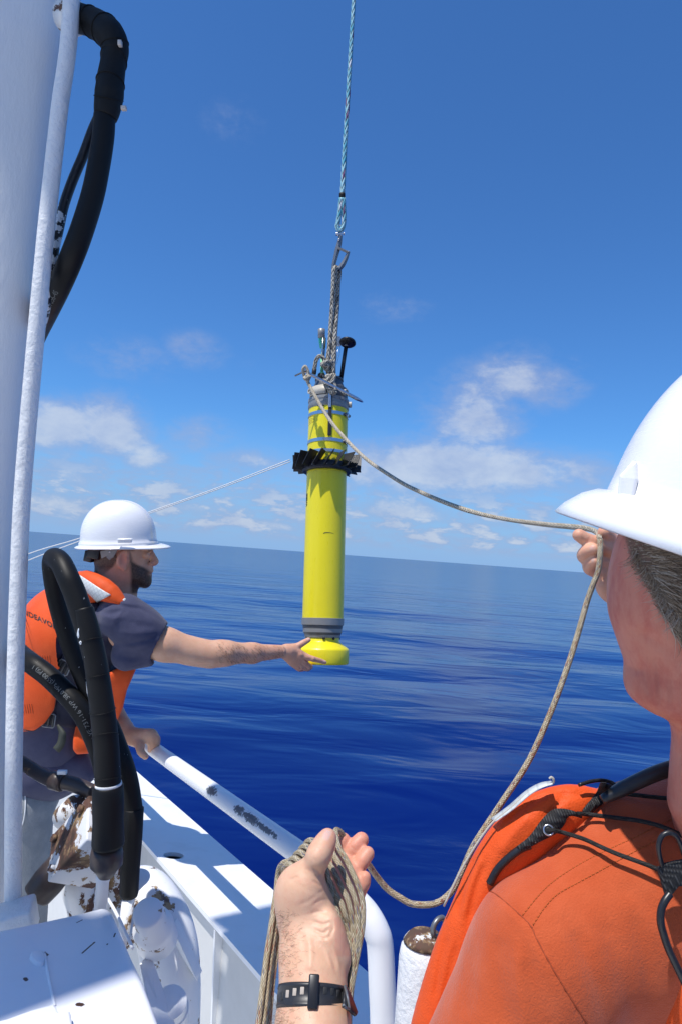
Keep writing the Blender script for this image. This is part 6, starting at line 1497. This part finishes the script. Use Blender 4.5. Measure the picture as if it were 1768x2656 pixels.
    # ---------- hard hat
    C = K(1946, 1502, .690); fw = unit([-.93, .335, .10]); up = unit([.35, .93, -.10])
    hat, f2, u2, s2 = hard_hat('hard_hat', C, fw, up,   .157, .126, .212, r, .040, .031, .040, label='glossy white hard hat cut by the right edge of the picture', band=False)
    return r, body, C, f2, u2, s2
MAN2, BODY2, HC, HF, HU, HS = build_right_man()
def hat_lug():
    hat = [c for c in MAN2.children if c.name.startswith('hard_hat')][0]; bv = bvh_of(hat)
    h = hit(bv, 1652, 1244, 0); d0 = (toV(h)[2] if h is not None else .66)-.006
    pts = [K(1603, 1236, d0+.006), K(1652, 1242, d0), K(1641, 1296, d0-.001), K(1597, 1292, d0+.006), K(1647, 1186, d0+.006), K(1618, 1216, d0+.012), K(1612, 1300, d0+.03), K(1660, 1300, d0+.03), K(1665, 1230, d0+.03), K(1640, 1210, d0+.035)]
    bm = bmesh.new(); vs = [bm.verts.new(toW(p)) for p in pts]; bmesh.ops.convex_hull(bm, input=vs); bmesh.ops.recalc_face_normals(bm, faces=bm.faces)
    me = bpy.data.meshes.new('accessory_lug'); bm.to_mesh(me); bm.free(); o = link('accessory_lug', me, M['hat'], hat)
    b = o.modifiers.new('bevel', 'BEVEL'); b.width = .005; b.segments = 5
hat_lug()
def build_right_clothes():
    r = MAN2
    # ---------- shirt
    Q = Sculpt(None, None, 0.0048)
    Q.ell(K(1770, 2740, .865), (E1*.205, E2*.335, E3*.20), .02)
    Q.cone(K(1412, 2462, .735), K(1640, 2330, .790), .068, .105, .05)
    Q.cone(K(1640, 2330, .79), K(1900, 2180, .83), .105, .095, .05)
    Q.cone(K(1410, 2452, .735), K(1262, 2790, .715), .066, .070, .03)
    Q.cone(K(1400, 2560, .74), K(1330, 2850, .73), .07, .075, .04)
    def fold(pts, w_=.008, k=.02, op='cut'): Q.chain([K(*p) for p in pts], [w_]*len(pts), k, op)
    # broad soft folds of the cotton
    for pts in ([(1405, 2470, .648), (1440, 2560, .640), (1500, 2680, .632)], ):
        fold(pts, .006, .016)
    fold([(1270, 2480, .655), (1262, 2570, .648), (1290, 2680, .640)], .006, .022); fold([(1560, 2440, .66), (1600, 2560, .655), (1640, 2700, .65)], .006, .02); fold([(1500, 2350, .672), (1540, 2450, .662)], .005, .02)
    fold([(1650, 2420, .665), (1690, 2520, .66), (1720, 2640, .655)], .007, .022)
    SL = [([(1252, 2306), (1286, 2320), (1349, 2374), (1376, 2403), (1394, 2442), (1444, 2532), (1512, 2640), (1580, 2760)], 5, .0016), ([(1262, 2322), (1330, 2378), (1368, 2425), (1430, 2535), (1500, 2650)], 10, -.0012),
          ([(1365, 2386), (1420, 2318), (1478, 2268), (1580, 2212), (1700, 2160), (1790, 2122)], 9, -.0011), ([(1340, 2366), (1400, 2308), (1444, 2270), (1512, 2228), (1647, 2162), (1790, 2094)], 4, .0008), ([(1392, 2408), (1450, 2330), (1560, 2266), (1660, 2214), (1790, 2150)], 4, .0008),
          ([(1300, 2420), (1290, 2500), (1300, 2600), (1330, 2700)], 26, .0030), ([(1230, 2440), (1215, 2540), (1200, 2650)], 20, .0028), ([(1370, 2480), (1390, 2580), (1430, 2700)], 18, .0026), ([(1340, 2450), (1345, 2560), (1370, 2700)], 16, -.0024),
          ([(1480, 2400), (1530, 2520), (1580, 2680)], 22, .0026), ([(1560, 2380), (1610, 2500), (1650, 2680)], 20, .0022), ([(1640, 2360), (1670, 2480), (1690, 2640)], 16, .0020), ([(1520, 2400), (1570, 2520), (1620, 2680)], 20, -.0022), ([(1180, 2480), (1160, 2580)], 10, .002),
          ([(1450, 2180), (1500, 2160), (1560, 2130)], 14, .0016), ([(1600, 2300), (1660, 2330), (1700, 2380)], 24, .0016)]
    sh = sculpt_obj('shirt', Q, M['orange_shirt'], r, 4, lines=SL); sh['label'] = 'faded orange T-shirt over the shoulder'
    bv = bvh_of(sh)
    thr = pm('orange_thread', (.42, .085, .01), .7); sm = pm('dark_seam_thread', (.30, .05, .012), .8)
    def seam(uvs, w_, mt, nm, off=0.0):
        q = onsurf(bv, uvs, off, 10)
        mb = MB(); mb.tube(q, w_, 6, flat=.6); return mb.build(nm, mt, r)
    seam([(1252, 2306), (1286, 2320), (1349, 2374), (1376, 2403), (1394, 2442), (1444, 2532), (1512, 2640), (1560, 2710)], .0011, sm, 'sleeve_seam', -.0003)  # darker thread laid along the sleeve seam
    def stitches(uvs, nm):
        q = onsurf(bv, uvs, .0003, 14); q = catmull(q[::3], 4); mb = MB(); L = np.concatenate([[0], np.cumsum(np.linalg.norm(np.diff(q, axis=0), axis=1))]); x = 0
        while x < L[-1]-.004:
            a = np.array([np.interp(x, L, q[:, k]) for k in range(3)]); b = np.array([np.interp(x+.0030, L, q[:, k]) for k in range(3)]); mb.tube([a, b], .0006, 5); x += .0042
        tag(mb.build(nm, thr, r), kind='stuff')
    stitches([(1354, 2374), (1400, 2318), (1444, 2279), (1512, 2236), (1580, 2202), (1647, 2171), (1710, 2140), (1790, 2102)], 'yoke_stitching')
    stitches([(1381, 2399), (1410, 2355), (1444, 2320), (1500, 2288), (1557, 2257), (1647, 2207), (1710, 2178), (1790, 2142)], 'yoke_stitching')
    # ---------- vest front panel, curving over the far side of the shoulder
    Z = Sculpt(None, None, .0038)
    Z.chain([K(1545, 2086, .80), K(1478, 2096, .79), K(1410, 2126, .785), K(1350, 2178, .785), K(1292, 2262, .785), K(1238, 2374, .78), K(1190, 2500, .775), K(1140, 2680, .77), K(1120, 2850, .77)],
            [.018, .0265, .0310, .0335, .0335, .0315, .0325, .0335, .036], .02, squash=(E3, .8))
    for pts in ([(1210, 2240), (1180, 2330), (1160, 2420)], [(1240, 2230), (1215, 2300), (1200, 2370)], [(1400, 2060), (1440, 2080), (1460, 2110)]): Z.chain([K(u, v, .75) for u, v in pts], [.003]*len(pts), .012, 'cut')
    front = sculpt_obj('vest_front', Z, M['vest'], r, 3, lines=[([(1300, 2140), (1360, 2092), (1420, 2060)], 6, .0035), ([(1240, 2215), (1205, 2290), (1180, 2380)], 8, .004), ([(1262, 2230), (1232, 2310), (1212, 2400)], 7, .003), ([(1250, 2210), (1216, 2300), (1196, 2390)], 8, -.003),
        ([(1380, 2110), (1330, 2160), (1290, 2220)], 16, -.003), ([(1470, 2050), (1440, 2090), (1400, 2130)], 10, .003), ([(1160, 2420), (1140, 2500), (1125, 2600)], 8, .003), ([(1186, 2440), (1160, 2540), (1140, 2650)], 7, .0025), ([(1420, 2045), (1470, 2062), (1520, 2055)], 7, .0025)]); front['label'] = 'orange nylon front panel of the life vest'
    bf = bvh_of(front)
    # silver flap along the outer edge
    def strip(nm, L0, L1, mt, n=30, th=.0012):
        a = path_uvd(L0, 8); b = path_uvd(L1, 8); ia = np.linspace(0, 1, n)
        f = lambda q: np.array([[np.interp(t, np.linspace(0, 1, len(q)), q[:, k]) for k in range(3)] for t in ia]); a, b = f(a), f(b)
        c = (a+b)/2-FW*.0012; V = np.stack([a, c, b], 1).reshape(-1, 3)
        F = [(3*i+j, 3*i+j+1, 3*i+j+4, 3*i+j+3) for i in range(n-1) for j in range(2)]
        o = link(nm, mesh(nm, V, F), mt, r); s_ = o.modifiers.new('s', 'SOLIDIFY'); s_.thickness = th; s_.offset = 0; return o
    strip('reflective_flap', [(1272, 2124, .785), (1318, 2090, .78), (1362, 2052, .777), (1398, 2032, .775), (1428, 2026, .775)], [(1284, 2131, .772), (1329, 2099, .766), (1372, 2062, .763), (1404, 2043, .760), (1432, 2034, .760)], M['reflective'])
    mb = MB(); mb.tube(path_uvd([(1150, 2350, .775), (1192, 2262, .775), (1228, 2200, .775), (1258, 2156, .775), (1280, 2130, .775), (1318, 2100, .772), (1362, 2062, .770), (1400, 2040, .768), (1430, 2032, .766), (1434, 2022, .765), (1428, 2016, .765), (1423, 2020, .765)], 6), .0014, 6); mb.build('frayed_edge', pm('frayed_white_edge', (.45, .42, .36), .8), r)
    mb = MB(); mb.tube(path_uvd([(1500, 2036, .775), (1530, 2027, .78), (1560, 2024, .785), (1585, 2030, .785), (1600, 2042, .78)], 6), .0022, 8); mb.build('black_edging', M['piping'], r)
    def onc(u, v, off, dflt=.74):
        best = None
        for q_ in (bv, bf):
            h_ = hit(q_, u, v, 0)
            if h_ is not None and (best is None or toV(h_)[2] < best): best = toV(h_)[2]
        return (u, v, (dflt if best is None else best)-off)
    mb = MB(); mb.tube(path_uvd([onc(u, v, .002) for u, v in ((1268, 2292), (1286, 2259), (1305, 2237), (1331, 2214), (1352, 2200), (1374, 2192))], 6), .0042, 12); mb.build('black_piping', M['piping'], r)
    # webbing tabs with grommets: laid on the cloth below them
    def web(nm, L0, L1): return strip(nm, [onc(u, v, .0045, d) for u, v, d in L0], [onc(u, v, .0055, d) for u, v, d in L1], M['webbing'], 26, .0016)
    web('webbing_tab', [(1338, 2196, .722), (1372, 2168, .715), (1402, 2128, .712), (1425, 2104, .714), (1448, 2097, .716), (1480, 2102, .715), (1505, 2112, .713)], [(1352, 2208, .712), (1400, 2182, .702), (1440, 2162, .698), (1462, 2138, .698), (1470, 2120, .702), (1484, 2116, .705), (1508, 2122, .708)])
    web('webbing_tab', [(1508, 2104, .732), (1524, 2082, .735), (1545, 2056, .737), (1556, 2032, .74), (1570, 2030, .74)], [(1530, 2112, .720), (1552, 2092, .722), (1575, 2074, .725), (1588, 2056, .728), (1584, 2036, .735)])
    for u, v, d in ((1421, 2153, .0085), (1574, 2053, .0085)):
        d = onc(u, v, d)[2]
        n = unit([-.1, .45, -1]); a1 = unit(np.cross(n, E2)); a2 = np.cross(n, a1)
        ring = [toW(K(u, v, d)+.0050*(math.cos(t)*a1+math.sin(t)*a2)) for t in np.linspace(0, 2*math.pi, 28, endpoint=False)]
        mb = MB(); mb.tube(ring, .0011, 8, closed=True); mb.build('grommet', M['steel'], r)
        V, F = lathe(toW(K(u, v, d)), toW(K(u, v, d)+n), [(-.001, 0), (-.001, .0045), (0, .0045), (0, 0)], 20); MB().add(V, F).build('grommet_hole', M['ink'], r)
    def cord(pts, w_=.0023): mb = MB(); mb.tube(path_uvd([onc(u, v, o_, .715) for (u, v, d), o_ in zip(pts, [.009, .011]+[.012]*20)], 8), w_, 10, uvs=True); return mb.build('lacing_cord', M['blackcord'], r)
    cord([(1421, 2153, .700), (1434, 2154, .693), (1460, 2160, .688), (1512, 2176, .683), (1560, 2198, .680), (1602, 2216, .678), (1668, 2240, .676), (1712, 2258, .674)])
    cord([(1496, 2110, .712), (1530, 2113, .706), (1602, 2122, .700), (1650, 2128, .697), (1692, 2137, .694), (1735, 2152, .69), (1790, 2178, .688)])
    cord([(1574, 2053, .725), (1590, 2056, .718), (1647, 2062, .716), (1700, 2068, .715), (1790, 2076, .712)])
    # neck strap of the vest
    mb = MB(); mb.tube(path_uvd([(1560, 2075, .745), (1600, 2053, .745), (1650, 2028, .745), (1705, 2004, .745), (1768, 1986, .745), (1850, 1975, .745)], 8), [.007, .011, .0115, .012, .012], 14, flat=.7); mb.build('neck_strap', M['piping'], r)
    # bungee loop, triangular tab and coated cable on the back panel
    mb = MB(); mb.tube(path_uvd([(1716, 2246, .672), (1709, 2222, .668), (1706, 2195, .666), (1714, 2170, .666), (1732, 2160, .666), (1750, 2166, .666), (1762, 2186, .668), (1772, 2215, .67), (1790, 2250, .672)], 8), .0025, 10); mb.build('bungee_loop', M['piping'], r)
    V, F = slab([P(u, v, d) for u, v, d in ((1704, 2254, .672), (1722, 2244, .668), (1750, 2236, .668), (1800, 2228, .668), (1800, 2300, .664), (1760, 2300, .664), (1742, 2322, .664), (1730, 2342, .664), (1718, 2300, .668))], FW*.004); fixnormals(MB().add(V, F).build('webbing_triangle', M['webbing'], r, bevel=.0008))
    mb = MB(); mb.tube(path_uvd([(1736, 2318, .660), (1722, 2338, .657), (1713, 2362, .655), (1712, 2392, .653), (1719, 2422, .652), (1731, 2458, .650), (1748, 2495, .649), (1768, 2536, .648), (1800, 2600, .646)], 8), .0036, 12); mb.build('coated_cable', M['piping'], r)
    Zb = Sculpt(None, None, .004)
    Zb.ell(K(1905, 2560, .70), (E1*.078, E2*.135, E3*.050), .01)
    bk = sculpt_obj('vest_back', Zb, M['vest'], r, 3); bk['label'] = 'orange back panel of the life vest at the picture edge'
    return sh
build_right_clothes()
def build_watch():
    r = MAN2
    c = z6(640, 1905, .6965); ax = unit([0.05, 1, .85]); ex = unit(np.cross(ax, E3)); ez = np.cross(ex, ax)
    th = np.linspace(0, 2*math.pi, 72, endpoint=False); a_, b_ = .0275, .0275
    V = []; 
    prof = [(-.0086, 0), (-.0082, .0016), (-.0055, .0022), (-.0052, .0017), (0, .0021), (.0052, .0017), (.0055, .0022), (.0082, .0016), (.0086, 0)]
    for h, o in prof:
        for t in th: V.append(toW(c+ax*h+ex*(a_+o)*math.cos(t)+ez*(b_+o)*math.sin(t)))
    n = len(th); F = [(i*n+k, i*n+(k+1) % n, (i+1)*n+(k+1) % n, (i+1)*n+k) for i in range(len(prof)-1) for k in range(n)]
    o = link('watch_strap', mesh('watch_strap', V, F), M['strap'], r); o['label'] = 'black rubber watch strap with punched holes'; fixnormals(o)
    bw = bvh_of(o)
    for x, y in ((340, 1880), (395, 1858), (465, 1840), (538, 1828), (692, 1822), (762, 1826), (830, 1838), (885, 1855), (930, 1876)):
        u, v = 640+x/3.733, 2080+y/3.733; q = hit(bw, u, v, 0)
        if q is None: continue
        q2 = hit(bw, u+2, v, 0); e = unit((q2 if q2 is not None else q+CR)-q); nrm = unit(np.cross(e, toW(ax)-EYE)); upw = toW(ax)-EYE
        V, F = boxv(q, e*.0017, upw*.0026, nrm*.0004); MB().add(V, F).build('strap_hole', M['strap_hole'] if x < 600 and x > 350 else M['ink'], o, bevel=.0006)
    q = hit(bw, 640+648/3.733, 2080+1815/3.733, 0); upw = toW(ax)-EYE; e = unit(np.cross(upw, FW))
    nf = unit(np.cross(e, upw)); V, F = boxv(q-FW*.0026, e*.0042, upw*.0118, nf*.0013); MB().add(V, F).build('buckle', M['black'], r, bevel=.0012)
    mb = MB(); mb.tube([toW(z6(x, y, d)) for x, y, d in ((945, 1780, .672), (975, 1900, .671), (990, 2000, .672), (950, 1992, .668), (930, 1960, .665))], .0011, 8); mb.build('strap_keeper', M['dullsteel'], r)
    # free end of the strap
    L0 = [toW(z6(x, y, d)) for x, y, d in ((940, 1800, .675), (990, 1850, .682), (1025, 1940, .688), (1062, 2040, .692))]; L1 = [toW(z6(x, y, d)) for x, y, d in ((930, 1985, .665), (975, 2010, .675), (1010, 2040, .682), (1050, 2072, .688))]
    V = [p for a, b in zip(L0, L1) for p in (a, b)]; F = [(2*i, 2*i+1, 2*i+3, 2*i+2) for i in range(3)]
    o2 = link('strap_end', mesh('strap_end', V, F), M['strap'], r); s_ = o2.modifiers.new('s', 'SOLIDIFY'); s_.thickness = .0022; s_.offset = 0
M['strap'] = pm('black_resin', (0.022, 0.022, 0.024), 0.42, bump=.15, bs=300, bd=.0006)
M['strap_hole'] = pm('skin_seen_through', (0.42, 0.36, 0.30), 0.7)
build_watch()
def build_coil():
    r = TAG
    def st(pts, w_=.00300): 
        mb = MB(); mb.tube(np.array([toW(q) for q in catmull([z6(*p) for p in pts], 8)]), w_*np.array([zs(q[1]) for q in catmull([(p[0], p[1], 0) for p in pts], 8)]), 14, uvs=True); return mb.build('coil_turn', M['line'], r)
    # turns lying across the palm, fanning out then gathering below the wrist
    jit = random.Random(6)
    for k in range(6):
        dz = .0010*k+jit.uniform(-.0012, .0012)
        tx, ty = 862-50*k, 300+66*k
        pts = [(tx+40, ty-8, .702), (tx, ty, .694), (tx+22-2*k, ty+130, .682+dz*.5), (940-57*k+20, 560+60*k, .676+dz*.4), (1040-62*k+jit.uniform(-5, 5), 735+50*k, .674+dz*.4), (1092-59*k, 860+42*k, .675+dz*.4), (1122-58*k+jit.uniform(-6, 6), 1000+30*k, .678+dz*.5),
               (1118-46*k, 1200, .683+dz), (1088-32*k+jit.uniform(-6, 6), 1400, .690+dz), (1046-18*k, 1600, .697+dz), (1012-6*k, 1800, .703+dz), (996-4*k, 2000, .712+dz), (985-6*k, 2300, .722+dz), (975-8*k, 2900, .735+dz)]
        if k == 0: pts[0:2] = [(935, 330, .712), (900, 285, .705), (858, 283, .697)]
        st(pts, .00285)
    for k in range(2):
        st([(760-60*k, 650+60*k, .668), (800-20*k, 780+90*k, .672), (850-15*k, 960+80*k, .678), (900, 1180+30*k, .685), (950, 1400, .693), (975, 1600, .70), (975, 1900, .712)])
    # turns wrapped over the root of the index finger
    for k in range(5):
        ox, oy = -52*k, 58*k
        st([(720+ox*.6, 470+oy, .672), (672+ox, 402+oy*1.02, .668), (628+ox, 376+oy, .672), (586+ox, 392+oy, .682), (568+ox, 440+oy, .694), (585+ox, 520+oy, .71), (640+ox, 640+oy, .722)], .0031)
    # hanging strands on the left
    st([(560, 690, .690), (500, 632, .682), (430, 588, .682), (365, 590, .688), (322, 640, .698), (303, 730, .705), (292, 850, .708), (270, 990, .710), (240, 1200, .712), (202, 1440, .714), (168, 1700, .716), (138, 1950, .718), (112, 2160, .720), (60, 2700, .725)], .0031)
    st([(520, 720, .700), (450, 640, .692), (390, 640, .697), (345, 700, .705), (330, 800, .711), (312, 950, .714), (282, 1180, .718), (240, 1440, .720), (206, 1700, .722), (180, 1950, .724), (158, 2160, .726), (120, 2700, .73)], .0031)
    st([(480, 760, .71), (400, 720, .712), (350, 800, .718), (335, 1000, .722), (318, 1200, .726), (290, 1440, .730), (256, 1700, .734), (232, 1950, .738), (215, 2160, .742), (185, 2700, .75)], .0031)
    rebase(r, P(830, 2500, .70))
build_coil()
